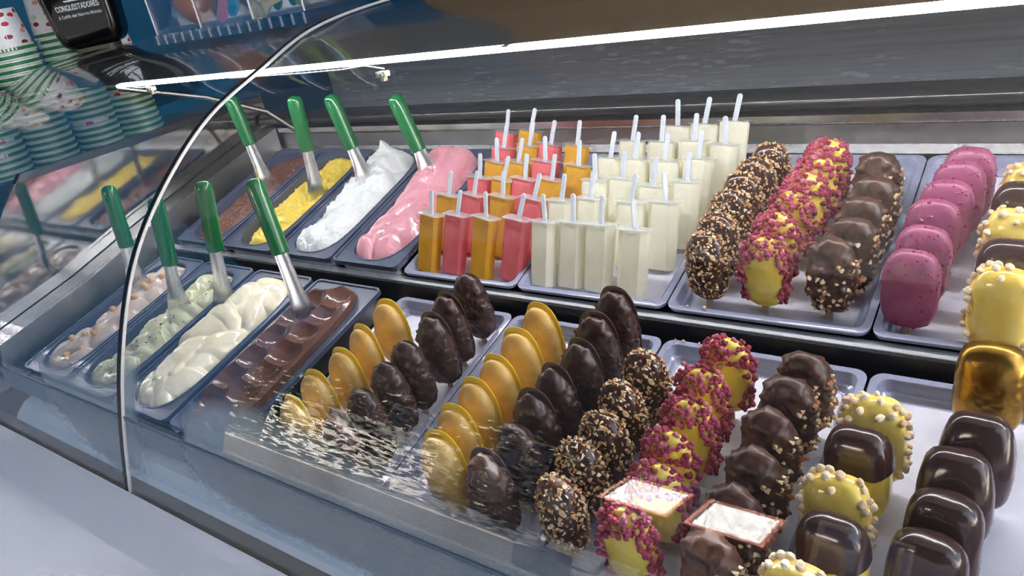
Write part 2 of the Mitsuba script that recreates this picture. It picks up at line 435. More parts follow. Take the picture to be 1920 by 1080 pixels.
def pan_meshes():
    vv = 0.5 - 0.5 * np.cos(np.linspace(0, np.pi, 40))
    w = hole_half(vv)
    y = -.161 + .322 * vv
    hole = np.r_[np.c_[w, y], np.c_[-w[::-1], y[::-1]][1:-1]]
    outer = sg.Polygon(rrect(PAN_W, PAN_L, .012, 6))
    rim = trimesh.creation.extrude_polygon(outer.difference(sg.Polygon(hole)), .005, engine='earcut')
    lip = trimesh.creation.extrude_polygon(outer.difference(outer.buffer(-.004)), .0075, engine='earcut')
    bead = trimesh.creation.extrude_polygon(sg.Polygon(hole).buffer(.0025).difference(sg.Polygon(hole)), .0062, engine='earcut')
    rim = cat(rim, lip, bead)
    n = 12
    h = np.array([(hole * (1 - .012 * i)) for i in range(3)])
    rings = np.array([np.c_[hole[:, 0] * s, hole[:, 1] * s, np.full(len(hole), z)] for s, z in ((1.0, .005), (.985, -.012), (.95, -.033))])
    basin = loft(rings, caps=True)
    f = basin.faces[~np.any(basin.faces == len(basin.vertices) - 2, axis=1)]
    basin = trimesh.Trimesh(basin.vertices, f, process=False)
    o1, o2 = rrect(PAN_W - .002, PAN_L - .002, .013), rrect(PAN_W - .016, PAN_L - .016, .012)
    steel = loft(np.array([np.c_[o1, np.full(len(o1), -.0005)], np.c_[o1, np.full(len(o1), -.004)], np.c_[o2, np.full(len(o2), -.006)], np.c_[o2, np.full(len(o2), -.034)]]))
    steel = trimesh.Trimesh(steel.vertices, steel.faces[~np.any(steel.faces == len(steel.vertices) - 2, axis=1)], process=False)
    return mikit.ply(rim, 'pan_plastic', smooth=30), mikit.ply(basin, 'pan_plastic', smooth=40), mikit.ply(steel, 'steel_polished', smooth=30)


RIM, BASIN, STEEL = pan_meshes()


def gelato(hfun, cfun, seed, nu=84, nv=190):
    """height field filling the pan opening: hfun(x, y, u, v) gives heights over the rim in metres, cfun a colour"""
    v = np.linspace(.004, .996, nv)
    u = np.linspace(-1, 1, nu)
    U, V = np.meshgrid(u, v)
    X, Y = U * hole_half(V) * .985, -.161 + .322 * V
    H = hfun(X, Y, U, V)
    edge = np.minimum(1 - np.abs(U), 1.0)
    P = np.stack([X, Y, H], -1)
    m = grid_mesh(P)
    # skirt so that the body is closed at its sides
    b = np.r_[np.c_[np.zeros(nu, int), np.arange(nu)], np.c_[np.arange(1, nv), np.full(nv - 1, nu - 1)], np.c_[np.full(nu - 1, nv - 1), np.arange(nu - 2, -1, -1)], np.c_[np.arange(nv - 2, 0, -1), np.zeros(nv - 2, int)]]
    idx = b[:, 0] * nu + b[:, 1]
    low_ = m.vertices[idx] * [.97, .985, 0] + [0, 0, -.03]
    k0, kk = len(m.vertices), len(idx)
    r = np.arange(kk)
    f = np.vstack([np.stack([idx, k0 + r, idx[(r + 1) % kk]], 1), np.stack([idx[(r + 1) % kk], k0 + r, k0 + (r + 1) % kk], 1)])
    C = cfun(X, Y, U, V, H).reshape(-1, 3)
    V3 = np.vstack([m.vertices, low_])
    M = trimesh.Trimesh(V3, np.vstack([m.faces, f]), process=False)
    return M, np.vstack([C, C[idx]]), (X, Y, H)


def nz(X, Y, f, seed, oct=3):
    return meshkit.fbm(np.stack([X * f, Y * f, X * 0 + seed * 3.7], -1), oct, seed) - .5


def bowls(X, Y, cx, cy, r, c, off):
    d = np.stack([((X - a) ** 2 + (Y - b) ** 2) / r ** 2 * c + o for a, b, o in zip(cx, cy, off)])
    return d.min(0)


def lumps(X, Y, cx, cy, rx, ry, hh):
    d = np.stack([h - ((X - a) / rx) ** 2 * .02 - ((Y - b) / ry) ** 2 * .02 for a, b, h in zip(cx, cy, hh)])
    return d.max(0)


def petals(X, Y, spec):
    """overlapping spoon strokes: plateaus with steep rims, each tilted; spec rows: cx, cy, half length, half width, angle, height, tilt"""
    out = np.full(X.shape, -.02)
    for cx, cy, a, b, ang, h, t in spec:
        c, s_ = math.cos(ang), math.sin(ang)
        u, v = (X - cx) * c + (Y - cy) * s_, -(X - cx) * s_ + (Y - cy) * c
        d2 = (u / a) ** 2 + (v / b) ** 2
        out = np.maximum(out, h + t * u - .007 * d2 - .016 * d2 ** 4)
    return np.maximum(out, -.02)


def tint(c1, c2):
    a, b = lin(*c1), lin(*c2)

    def fn(X, Y, U, V, H, s=nz):
        t = np.clip(.5 + 1.3 * nz(X, Y, 26, 5), 0, 1)[..., None]
        return a * (1 - t) + b * t
    return fn


def fall(U, V, p=3.0):
    return (1 - np.abs(U) ** p) * (1 - np.abs(2 * V - 1) ** 10)


g_rng = np.random.default_rng(11)


def h_choc(X, Y, U, V):
    cx, cy = [], []
    for i in range(8):
        for s in (-1, 1):
            cx.append(s * .026 + g_rng.normal(0, .003)); cy.append(-.165 + i * .046 + (s > 0) * .022 + g_rng.normal(0, .003))
    b = bowls(X, Y, cx, cy, .03, .015, g_rng.normal(0, .0012, len(cx)))
    return .004 + .010 * fall(U, V) + 1.05 * np.minimum(b, .018) - .006 + .0016 * nz(X, Y, 160, 2) + .010 * sstep(.09, .14, Y) * 0


VAN = [(g_rng.uniform(-.035, .035), y, g_rng.uniform(.042, .062), g_rng.uniform(.022, .034), g_rng.uniform(.2, 2.9), g_rng.uniform(.010, .020) + .006 * (abs(y) < .09), g_rng.uniform(-.15, .28)) for y in np.linspace(-.15, .15, 22)]
PNK = [(s * .030 + g_rng.normal(0, .007), -.150 + i * .038 + (s > 0) * .018, .046, .034, 1.2 + .5 * s + g_rng.normal(0, .2), .018 + g_rng.uniform(0, .008) + .0016 * i, g_rng.uniform(.05, .28)) for i in range(9) for s in (-1, 1)]
PIS = [(g_rng.uniform(-.038, .038), y, g_rng.uniform(.030, .046), g_rng.uniform(.018, .028), g_rng.uniform(.3, 2.6), g_rng.uniform(.006, .016), g_rng.uniform(-.15, .30)) for y in np.linspace(-.15, .15, 24)]
HAZ = [(g_rng.uniform(-.038, .038), y, g_rng.uniform(.034, .050), g_rng.uniform(.020, .032), g_rng.uniform(.3, 2.6), g_rng.uniform(.008, .020), g_rng.uniform(-.15, .25)) for y in np.linspace(-.15, .15, 22)]
WHT = [(g_rng.uniform(-.04, .04), y, g_rng.uniform(.032, .048), g_rng.uniform(.024, .034), g_rng.uniform(0, 3.1), g_rng.uniform(.012, .024) + .010 * (y > .03), g_rng.uniform(-.1, .3)) for y in np.linspace(-.155, .15, 26)]


def h_vanilla(X, Y, U, V):
    wx, wy = X + .030 * nz(X, Y, 16, 8), Y + .045 * nz(X, Y, 14, 9)
    P = petals(wx, wy, VAN)
    f = fall(U, V, 5)
    return -.004 + (P + .012) * (.2 + .8 * f) + .008 * nz(X, Y, 22, 4, 2) * f + .0010 * nz(X, Y, 150, 6)


def h_pist(X, Y, U, V):
    P = petals(X + .03 * nz(X, Y, 18, 18), Y + .04 * nz(X, Y, 16, 19), PIS)
    f = fall(U, V, 5)
    return -.012 + (P + .012) * (.15 + .85 * f) + .008 * nz(X, Y, 40, 14, 4) + .002 * nz(X, Y, 150, 16)


def h_hazel(X, Y, U, V):
    P = petals(X + .03 * nz(X, Y, 15, 28), Y + .04 * nz(X, Y, 14, 29), HAZ)
    f = fall(U, V, 5)
    return -.012 + (P + .012) * (.15 + .85 * f) + .006 * nz(X, Y, 40, 24, 3)


def h_brown(X, Y, U, V):
    return -.010 + .006 * fall(U, V) + .008 * nz(X, Y, 45, 34, 4) + .007 * nz(X, Y, 170, 36, 3)


def h_yellow(X, Y, U, V):
    n = nz(X, Y, 34, 44, 4)
    terr = np.round((n + .5) * 7) / 7 - .5
    return -.012 + .026 * fall(U, V, 2.0) + .036 * (.45 * terr + .55 * n) + .004 * nz(X, Y, 130, 46) + .006 * U


def h_white(X, Y, U, V):
    b = petals(X + .016 * nz(X, Y, 34, 71), Y + .018 * nz(X, Y, 30, 72), WHT)
    peak = .020 * np.exp(-(((X + .012) / .011) ** 2 + ((Y - .135) / .013) ** 2))
    f = fall(U, V, 4)
    return (-.006 + (np.maximum(b, -.004) + .008) * (.15 + .85 * f) + .020 * nz(X, Y, 48, 54, 4) * f + .009 * nz(X, Y, 170, 55) + .012 * sstep(0, .13, Y) * f + peak)


def h_pink(X, Y, U, V):
    b = petals(X + .012 * nz(X, Y, 22, 61), Y + .014 * nz(X, Y, 20, 62), PNK)
    f = fall(U, V, 5)
    return -.006 + (np.maximum(b, -.002) + .006) * (.12 + .88 * f) + .012 * sstep(0, .13, Y) * f + .0018 * nz(X, Y, 150, 65) + .003 * nz(X, Y, 40, 63)


def chunk(r, rngx, n=8, flat=1.0):
    """small irregular convex piece"""
    d = rngx.normal(size=(n, 3))
    d /= np.linalg.norm(d, axis=1, keepdims=True)
    p = d * r * rngx.uniform(.75, 1.1, (n, 1)) * [1, flat, .8]
    h = trimesh.convex.convex_hull(p)
    return trimesh.Trimesh(h.vertices, h.faces, process=False)


def scatter_on(field, n, rngx, radius, color, u_lim=.9):
    X, Y, H = field
    ms, cs = [], []
    for _ in range(n):
        i, j = rngx.integers(4, X.shape[0] - 4), rngx.integers(6, X.shape[1] - 6)
        c = chunk(radius * rngx.uniform(.5, 1.3), rngx, 7)
        c.apply_translation((X[i, j], Y[i, j], H[i, j] + radius * .1))
        ms.append(c)
        col = color[rngx.integers(len(color))]
        cs.append(np.tile(lin(*col), (len(c.vertices), 1)))
    return cat(*ms), np.vstack(cs)


# (tier, centre x, width scale, height fn, colours, material, pan label, gelato name, gelato label)
PANS = [
    ('l', .0765, h_hazel, ((196, 176, 164), (222, 206, 196)), 'vc_gloss', 'hazelnut_cream_gelato', 'pale beige gelato topped with whole hazelnuts, leftmost in the lower row', 'lower', 'pale beige hazelnut gelato'),
    ('l', .246, h_pist, ((204, 204, 168), (222, 220, 190)), 'vc_gloss', 'pistachio_gelato', 'pale green gelato flecked with dark pistachio bits, second in the lower row', 'lower', 'pale green pistachio gelato'),
    ('l', .421, h_vanilla, ((252, 238, 200), (255, 247, 224)), 'vc_gloss', 'vanilla_gelato', 'creamy pale yellow gelato in soft folds, beside the milk chocolate gelato', 'lower', 'folded cream-coloured gelato'),
    ('l', .596, h_choc, ((82, 51, 47), (106, 72, 64)), 'vc_gloss', 'chocolate_gelato', 'smooth milk chocolate gelato with scalloped scoop marks in the lower row', 'lower', 'smooth milk chocolate gelato'),
    ('u', .084, h_brown, ((84, 52, 46), (124, 82, 70)), 'vc_satin', 'dark_chocolate_gelato', 'grainy dark brown gelato scraped flat, leftmost in the upper row', 'upper', 'grainy dark brown gelato'),
    ('u', .255, h_yellow, ((232, 200, 66), (246, 222, 104)), 'vc_satin', 'lemon_gelato', 'bright yellow gelato, ragged and half scooped away, in the upper row', 'upper', 'ragged yellow gelato'),
    ('u', .430, h_white, ((236, 245, 248), (250, 252, 252)), 'vc_satin', 'milk_gelato', 'snow white gelato heaped in peaks in the upper row', 'upper', 'heaped white gelato'),
    ('u', .600, h_pink, ((226, 150, 168), (240, 178, 190)), 'vc_gloss', 'strawberry_gelato', 'pink gelato heaped in smooth waves beside the popsicles', 'upper', 'waves of pink gelato'),
]
surf = {}
for tier, xc, hf, cc, mat, nm, lab, row, what in PANS:
    if tier == 'l':
        W = frame(EX, LY, LN, low(xc, -.178, .004))
    else:
        W = frame(EX, UY, UN, up(xc, .172, .004))
    W = mt(W)
    pk = thing('gelato_pan', f'dark blue-grey pan holding the {what}', 'pan', 'gelato pans in the display')
    part(pk, 'rim', RIM, W)
    part(pk, 'basin', BASIN, W)
    part(pk, 'steel_tray', STEEL, W, label='shiny steel pan edge')
    M, C, fld = gelato(hf, tint(*cc), 1)
    gk = thing(nm, lab, 'gelato')
    part(gk, 'body', mikit.ply(M, mat, smooth=True, color=C), W)
    surf[nm] = (gk, W, fld)

# hazelnuts on the first gelato
h_rng = np.random.default_rng(5)
gk, W, (X, Y, H) = surf['hazelnut_cream_gelato']
nut = trimesh.creation.icosphere(subdivisions=2, radius=1.0)
nut.vertices *= (.0062, .0062, .0066)
nut.vertices[:, 2] += .0015 * np.exp(-((nut.vertices[:, 0] ** 2 + nut.vertices[:, 1] ** 2) / .002 ** 2)) * (nut.vertices[:, 2] > 0)
NUT = [ply_c(nut, c, 'vc_satin') for c in ((214, 172, 128), (200, 156, 112))]
Wm = np.array(W.matrix)
for vi, ui in ((.12, .1), (.22, -.25), (.27, .05), (.33, .2), (.30, .35), (.19, .45), (.60, .1), (.62, .32), (.50, -.1), (.74, -.1), (.78, .12), (.72, .22), (.84, .30)):
    i, j = int(vi * (X.shape[0] - 1)), int((ui + 1) / 2 * (X.shape[1] - 1))
    R = trimesh.transformations.random_rotation_matrix(h_rng.random(3))
    R[:3, 3] = [X[i, j], Y[i, j], H[i, j] + .0025]
    part(gk, 'hazelnut', NUT[h_rng.integers(2)], mt(Wm @ R), label='whole roasted hazelnut')
gk, W, fld = surf['pistachio_gelato']
m, c = scatter_on(fld, 170, h_rng, .0022, [(58, 62, 38), (96, 104, 60), (40, 38, 30), (150, 150, 96)])
part(gk, 'pistachio_bits', mikit.ply(m, 'vc_matte', color=c), W, label='chopped pistachio bits', kind='stuff')
gk, W, fld = surf['strawberry_gelato']
m, c = scatter_on(fld, 170, h_rng, .0007, [(150, 60, 80), (170, 80, 96)])
part(gk, 'strawberry_seeds', mikit.ply(m, 'vc_matte', color=c), W, label='tiny strawberry seeds', kind='stuff')
gk, W, fld = surf['dark_chocolate_gelato']
m, c = scatter_on(fld, 30, h_rng, .0018, [(236, 226, 216), (214, 200, 186)])
part(gk, 'white_grains', mikit.ply(m, 'vc_matte', color=c), W, label='scattered white grains', kind='stuff')

# ------------------------------------------------------------------ spatulas
sp_green, sp_rng = (4, 92, 46), np.random.default_rng(3)


def spatula(base, top, label, hl=.118, face=None):
    base, top = np.array(base, float), np.array(top, float)
    z = top - base
    L = np.linalg.norm(z)
    z /= L
    x = np.array(face if face is not None else [.66, .75, 0.0])
    y = np.cross(z, x); y /= np.linalg.norm(y)
    x = np.cross(y, z)
    W = mt(frame(x, y, z, base))
    k = thing('gelato_spatula', label, 'spatula', 'green-handled gelato spatulas')
    # handle: flattened rounded grip
    zs = np.r_[0, .002, .006, .02, .5, .78, .90, .955, .98, .993, 1.0]
    rx = np.r_[.0100, .0124, .0138, .0146, .0148, .0152, .0148, .0130, .0104, .0068, .0018]
    a = np.linspace(0, 2 * np.pi, 24, endpoint=False)
    rings = np.array([np.c_[r * np.cos(a), .86 * r * np.sin(a), np.full(24, L - hl + t * hl)] for t, r in zip(zs, rx)])
    part(k, 'handle', ply_c(loft(rings), sp_green, 'vc_gloss'), W, label='glossy green handle')
    # blade: trough-shaped shank widening into a flat blade
    hb = L - hl + .012
    n, m_ = 26, 17
    zz = np.linspace(-.028, hb, n)
    wdt = np.interp(zz, [-.028, -.01, .02, .05, hb], [.025, .025, .020, .0150, .0135])
    cur = np.interp(zz, [-.028, 0, .04, hb], [.15, .35, 1.0, 1.25])
    s = np.linspace(-1, 1, m_)
    shell = []
    for off in (.0006, -.0006):
        shell.append(np.stack([np.c_[np.sin(s * c) / c * w if True else 0, (np.cos(s * c) - 1) / c * w + off + .004 * (1 if False else 0) + .012 * max(0, (.02 - z0)) / .048, np.full(m_, z0)] for z0, w, c in zip(zz, wdt, cur)]))
    rings = np.concatenate([shell[0], shell[1][:, ::-1]], axis=1)
    part(k, 'blade', mikit.ply(loft(rings), 'steel_polished', smooth=50), W, label='polished steel blade')


SP = [((.112, .225, .089), (.078, .225, .295), 'green-handled spatula standing in the grainy dark brown gelato'),
      ((.310, .203, .083), (.323, .203, .290), 'green-handled spatula standing in the yellow gelato'),
      ((.435, .233, .100), (.393, .233, .282), 'green-handled spatula standing in the white gelato'),
      ((.595, .252, .110), (.548, .252, .270), 'green-handled spatula standing in the pink gelato'),
      ((.047, -.102, -.010), (.050, -.085, .199), 'green-handled spatula standing in the hazelnut-topped gelato'),
      ((.255, -.137, -.020), (.280, -.117, .195), 'green-handled spatula standing in the pale green gelato'),
      ((.359, -.103, -.010), (.392, -.083, .217), 'green-handled spatula standing at the edge of the cream-coloured gelato'),
      ((.579, -.096, -.012), (.525, -.076, .222), 'green-handled spatula standing in the smooth milk chocolate gelato')]
for b, t, lab in SP:
    spatula(b, t, lab, hl=.112 if b[1] > 0 else .128)

# ------------------------------------------------------------------ clear plastic trays
def tray_mesh(w, l, dep=.021):
    rings = []
    for inset, z in ((.001, -.006), (.0, -.001), (.0012, .0), (.008, .0), (.0095, -.0015), (.0125, -.0120), (.0165, -.0132), (.0185, -dep + .003), (.0215, -dep + .0005)):
        o = rrect(w - 2 * inset, l - 2 * inset, max(.004, .014 - inset * .3), 7)
        rings.append(np.c_[o, np.full(len(o), z)])
    rings = np.array(rings)
    m = loft(rings, caps=True)
    f = m.faces[~np.any(m.faces == len(m.vertices) - 2, axis=1)]
    m = trimesh.Trimesh(m.vertices, f, process=False)
    o = rrect(w - .045, l - .045, .008, 7)
    fl = loft(np.array([np.c_[o, np.full(len(o), -dep + .0006)], np.c_[o, np.full(len(o), -dep + .0012)]]))
    return m, fl


LT = [(.716, .946), (.948, 1.184), (1.187, 1.427), (1.430, 1.668), (1.671, 1.91)]
UT = [(.686, .922), (.924, 1.167), (1.169, 1.417), (1.419, 1.66), (1.662, 1.90)]
TL = ['clear tray of yellow and dark chocolate lollies next to the milk chocolate gelato', 'clear tray of yellow and dark chocolate lollies in the middle of the lower tier', 'clear tray of nut, raspberry and chocolate lollies on the lower tier', 'clear tray of gold, yellow and glossy chocolate lollies at the lower right', 'clear tray at the far right of the lower tier']
TU = ['clear tray of red and yellow ice pops on the upper tier', 'clear tray of white ice pops on the upper tier', 'clear tray of nut, raspberry and chocolate lollies on the upper tier', 'clear tray of purple and yellow lollies at the upper right', 'clear tray at the far right of the upper tier']
for tier, xs, labs in (('l', LT, TL), ('u', UT, TU)):
    for (x0, x1), lab in zip(xs, labs):
        if x0 > 1.66:
            continue
        body, flo = tray_mesh(x1 - x0, .352)
        W = mt(frame(EX, LY, LN, low((x0 + x1) / 2, -.178)) if tier == 'l' else frame(EX, UY, UN, up((x0 + x1) / 2, .176)))
        k = thing('lolly_tray', lab, 'tray', 'clear plastic trays')
        part(k, 'body', mikit.ply(body, 'tray_plastic', smooth=35), W)
        part(k, 'liner', ply_c(flo, (198, 199, 216), 'vc_satin', 30), W, label='pale tray liner')

# ------------------------------------------------------------------ lollies on sticks
PLACES = {  # foot and top of every lolly and ice pop
    'U1p': [[0.772,0.07,0.012,0.788,0.094,0.108],[0.893,0.07,0.012,0.91,0.094,0.108],[0.771,0.12,0.027,0.787,0.145,0.123],[0.893,0.118,0.026,0.91,0.142,0.123],[0.752,0.166,0.04,0.768,0.19,0.137],[0.846,0.166,0.04,0.863,0.19,0.137],[0.858,0.214,0.054,0.874,0.238,0.151],[0.747,0.251,0.065,0.763,0.275,0.162],[0.841,0.262,0.068,0.857,0.286,0.165],[0.721,0.301,0.08,0.737,0.325,0.176]],
    'U1y': [[0.719,0.066,0.011,0.735,0.09,0.107],[0.833,0.067,0.011,0.849,0.091,0.108],[0.718,0.117,0.026,0.734,0.142,0.122],[0.831,0.12,0.026,0.847,0.144,0.123],[0.805,0.162,0.039,0.822,0.186,0.136],[0.899,0.166,0.04,0.915,0.19,0.137],[0.758,0.211,0.053,0.775,0.235,0.15],[0.804,0.212,0.054,0.82,0.236,0.15],[0.928,0.204,0.051,0.944,0.228,0.148],[0.799,0.257,0.067,0.815,0.282,0.164],[0.896,0.259,0.067,0.912,0.283,0.164],[0.773,0.303,0.08,0.79,0.327,0.177]],
    'U2w': [[0.953,0.069,0.012,0.959,0.093,0.107],[1.0,0.073,0.013,1.006,0.097,0.108],[1.047,0.071,0.012,1.053,0.095,0.108],[1.103,0.066,0.011,1.109,0.09,0.106],[0.954,0.119,0.026,0.96,0.143,0.122],[1.001,0.127,0.029,1.007,0.151,0.124],[1.07,0.123,0.027,1.076,0.147,0.123],[1.12,0.128,0.029,1.127,0.152,0.124],[0.987,0.169,0.041,0.993,0.193,0.137],[1.03,0.176,0.043,1.036,0.2,0.139],[1.085,0.162,0.039,1.092,0.186,0.134],[1.135,0.173,0.042,1.141,0.197,0.138],[0.984,0.228,0.058,0.99,0.252,0.154],[1.028,0.225,0.058,1.034,0.249,0.153],[1.08,0.221,0.056,1.086,0.245,0.152],[1.131,0.227,0.058,1.137,0.251,0.154],[1.002,0.272,0.071,1.008,0.296,0.167],[1.053,0.27,0.071,1.059,0.294,0.166],[1.106,0.271,0.071,1.112,0.295,0.167],[1.159,0.261,0.068,1.165,0.285,0.164],[1.063,0.311,0.083,1.069,0.335,0.179],[1.105,0.316,0.084,1.112,0.34,0.18],[1.152,0.321,0.086,1.158,0.345,0.182]],
    'U3n': [[1.218,0.069,0.012,1.218,0.069,0.121],[1.218,0.108,0.023,1.218,0.108,0.132],[1.218,0.155,0.037,1.218,0.155,0.146],[1.221,0.194,0.048,1.221,0.194,0.157],[1.229,0.225,0.058,1.229,0.225,0.167],[1.239,0.26,0.068,1.239,0.26,0.177]],
    'U3r': [[1.29,0.07,0.012,1.293,0.07,0.121],[1.289,0.116,0.025,1.292,0.116,0.134],[1.295,0.159,0.038,1.298,0.159,0.147],[1.301,0.196,0.049,1.304,0.196,0.158],[1.306,0.233,0.06,1.31,0.233,0.169],[1.31,0.269,0.07,1.313,0.269,0.179]],
    'U3d': [[1.365,0.073,0.013,1.371,0.073,0.122],[1.376,0.111,0.024,1.383,0.111,0.133],[1.378,0.15,0.035,1.385,0.15,0.144],[1.382,0.19,0.047,1.389,0.19,0.156],[1.377,0.239,0.062,1.384,0.239,0.171]],
    'U4p': [[1.449,0.065,0.01,1.455,0.065,0.119],[1.453,0.105,0.022,1.459,0.105,0.131],[1.455,0.15,0.036,1.46,0.15,0.145],[1.462,0.187,0.046,1.468,0.187,0.155],[1.47,0.223,0.057,1.475,0.223,0.166],[1.476,0.25,0.065,1.482,0.25,0.174]],
    'U4c': [[1.534,0.048,0.005,1.539,0.048,0.114],[1.535,0.088,0.017,1.541,0.088,0.126],[1.533,0.138,0.032,1.539,0.138,0.141],[1.537,0.182,0.045,1.542,0.182,0.154],[1.543,0.221,0.056,1.548,0.221,0.165]],
    'L1y': [[0.813,-0.123,-0.05,0.813,-0.123,0.059],[0.811,-0.176,-0.063,0.811,-0.176,0.046],[0.814,-0.221,-0.074,0.814,-0.221,0.035],[0.802,-0.265,-0.085,0.802,-0.265,0.024],[0.807,-0.31,-0.096,0.807,-0.31,0.013]],
    'L1d': [[0.915,-0.044,-0.031,0.904,-0.044,0.078],[0.912,-0.092,-0.043,0.901,-0.092,0.066],[0.917,-0.133,-0.053,0.906,-0.133,0.056],[0.909,-0.182,-0.065,0.899,-0.182,0.044],[0.909,-0.222,-0.074,0.898,-0.222,0.035],[0.908,-0.268,-0.086,0.897,-0.268,0.023],[0.905,-0.311,-0.096,0.894,-0.311,0.013]],
    'L2y': [[1.058,-0.087,-0.041,1.054,-0.087,0.068],[1.054,-0.134,-0.053,1.051,-0.134,0.056],[1.053,-0.181,-0.064,1.05,-0.181,0.045],[1.047,-0.22,-0.074,1.044,-0.22,0.035],[1.047,-0.262,-0.084,1.044,-0.262,0.025],[1.052,-0.299,-0.094,1.049,-0.299,0.015]],
    'L2d': [[1.145,-0.043,-0.03,1.141,-0.043,0.079],[1.14,-0.088,-0.042,1.137,-0.088,0.067],[1.145,-0.134,-0.053,1.142,-0.134,0.056],[1.134,-0.178,-0.064,1.131,-0.178,0.045],[1.13,-0.218,-0.074,1.126,-0.218,0.035],[1.133,-0.26,-0.084,1.129,-0.26,0.025],[1.123,-0.305,-0.095,1.12,-0.305,0.014]],
    'L3n': [[1.221,-0.124,-0.05,1.221,-0.124,0.059],[1.214,-0.172,-0.062,1.214,-0.172,0.047],[1.214,-0.216,-0.073,1.214,-0.216,0.036],[1.207,-0.255,-0.083,1.207,-0.255,0.026],[1.208,-0.301,-0.094,1.208,-0.301,0.015]],
    'L3r': [[1.3,-0.084,-0.041,1.3,-0.084,0.068],[1.29,-0.132,-0.053,1.29,-0.132,0.056],[1.294,-0.176,-0.063,1.294,-0.176,0.046],[1.29,-0.218,-0.074,1.29,-0.218,0.035],[1.295,-0.258,-0.083,1.295,-0.258,0.026],[1.288,-0.309,-0.096,1.288,-0.309,0.013]],
    'L3d': [[1.385,-0.089,-0.042,1.385,-0.089,0.067],[1.378,-0.124,-0.051,1.378,-0.124,0.058],[1.374,-0.169,-0.062,1.374,-0.169,0.047],[1.376,-0.217,-0.073,1.376,-0.217,0.036],[1.373,-0.261,-0.084,1.373,-0.261,0.025],[1.37,-0.311,-0.096,1.37,-0.311,0.013]],
    'L4c': [[1.459,-0.13,-0.052,1.459,-0.13,0.057],[1.455,-0.171,-0.062,1.455,-0.171,0.047],[1.449,-0.223,-0.075,1.449,-0.223,0.034],[1.457,-0.265,-0.085,1.457,-0.265,0.024],[1.442,-0.313,-0.097,1.442,-0.313,0.012]],
    'L4d': [[1.54,-0.132,-0.052,1.543,-0.132,0.057],[1.53,-0.173,-0.063,1.533,-0.173,0.046],[1.528,-0.218,-0.074,1.531,-0.218,0.035],[1.523,-0.258,-0.084,1.526,-0.258,0.025]],
    'L4g': [[1.541,-0.044,-0.031,1.541,-0.044,0.078]],
}


ICO = trimesh.creation.icosphere(subdivisions=4)
ICO3 = trimesh.creation.icosphere(subdivisions=3)
HL = .109                      # foot of the stick to the top


def bar(w, h, t, n=3.0, m=2.5, base=None, z0=.0125, squash=0.0):
    """the rounded body of an ice lolly, standing on z0"""
    base = base or ICO
    d = base.vertices
    ax, az, ay = np.abs(d[:, 0]) / (w / 2), np.abs(d[:, 2]) / (h / 2), np.abs(d[:, 1]) / (t / 2)
    r = ((ax ** n + az ** n) ** (m / n) + ay ** m) ** (-1 / m)
    v = d * r[:, None]
    v[:, 0] *= 1 - squash * (v[:, 2] / (h / 2))
    v[:, 2] += z0 + h / 2
    return trimesh.Trimesh(v, base.faces, process=False)


def bumpy(m, amp, freq, seed, oct=3, pos=False):
    n = m.vertex_normals
    k = meshkit.fbm(m.vertices * freq + seed * 11.3, oct, seed) - .5
    if pos:
        k = np.maximum(k, 0) * 1.6
    return trimesh.Trimesh(m.vertices + n * (k * amp)[:, None], m.faces, process=False)


def varied(m, c1, c2, freq, seed):
    t = np.clip(.5 + 1.6 * (meshkit.fbm(m.vertices * freq + seed, 3, seed) - .5), 0, 1)[:, None]
    return lin(*c1) * (1 - t) + lin(*c2) * t


def stick_mesh():
    o = rrect(.0095, .0026, .0012, 4)
    m = loft(np.array([np.c_[o, np.full(len(o), z)] for z in (.0006, .019)]))
    return m


STICK = ply_c(stick_mesh(), (176, 152, 128), 'vc_matte', 40)
PSTICK = None


def surface_points(m, n, rngx, accept):
    pts, nr = [], []
    P, fi = trimesh.sample.sample_surface(m, n * 14, seed=int(rngx.integers(1 << 30)))
    N = m.face_normals[fi]
    for p, q in zip(P, N):
        if len(pts) >= n:
            break
        if accept(p, q):
            pts.append(p); nr.append(q)
    return np.array(pts), np.array(nr)


def thin_out(P, N, gap):
    keep = []
    for i, p in enumerate(P):
        if all(np.sum((p - P[j]) ** 2) > gap * gap for j in keep):
            keep.append(i)
    return P[keep], N[keep]


def drupelets(r, rngx):
    """a crumb of freeze-dried raspberry: a few joined beads"""
    ms = []
    b = trimesh.creation.icosphere(subdivisions=1)
    for q in range(int(rngx.integers(4, 7))):
        s = b.copy()
        s.vertices *= r * rngx.uniform(.42, .62)
        s.apply_translation(rngx.normal(0, .42 * r, 3))
        ms.append(s)
    return cat(*ms)


def at_point(m, p, rot):
    m = m.copy()
    R = trimesh.transformations.random_rotation_matrix(rot.random(3))
    m.apply_transform(R)
    m.apply_translation(p)
    return m


CHOC, CHOC2 = (48, 30, 28), (70, 44, 38)


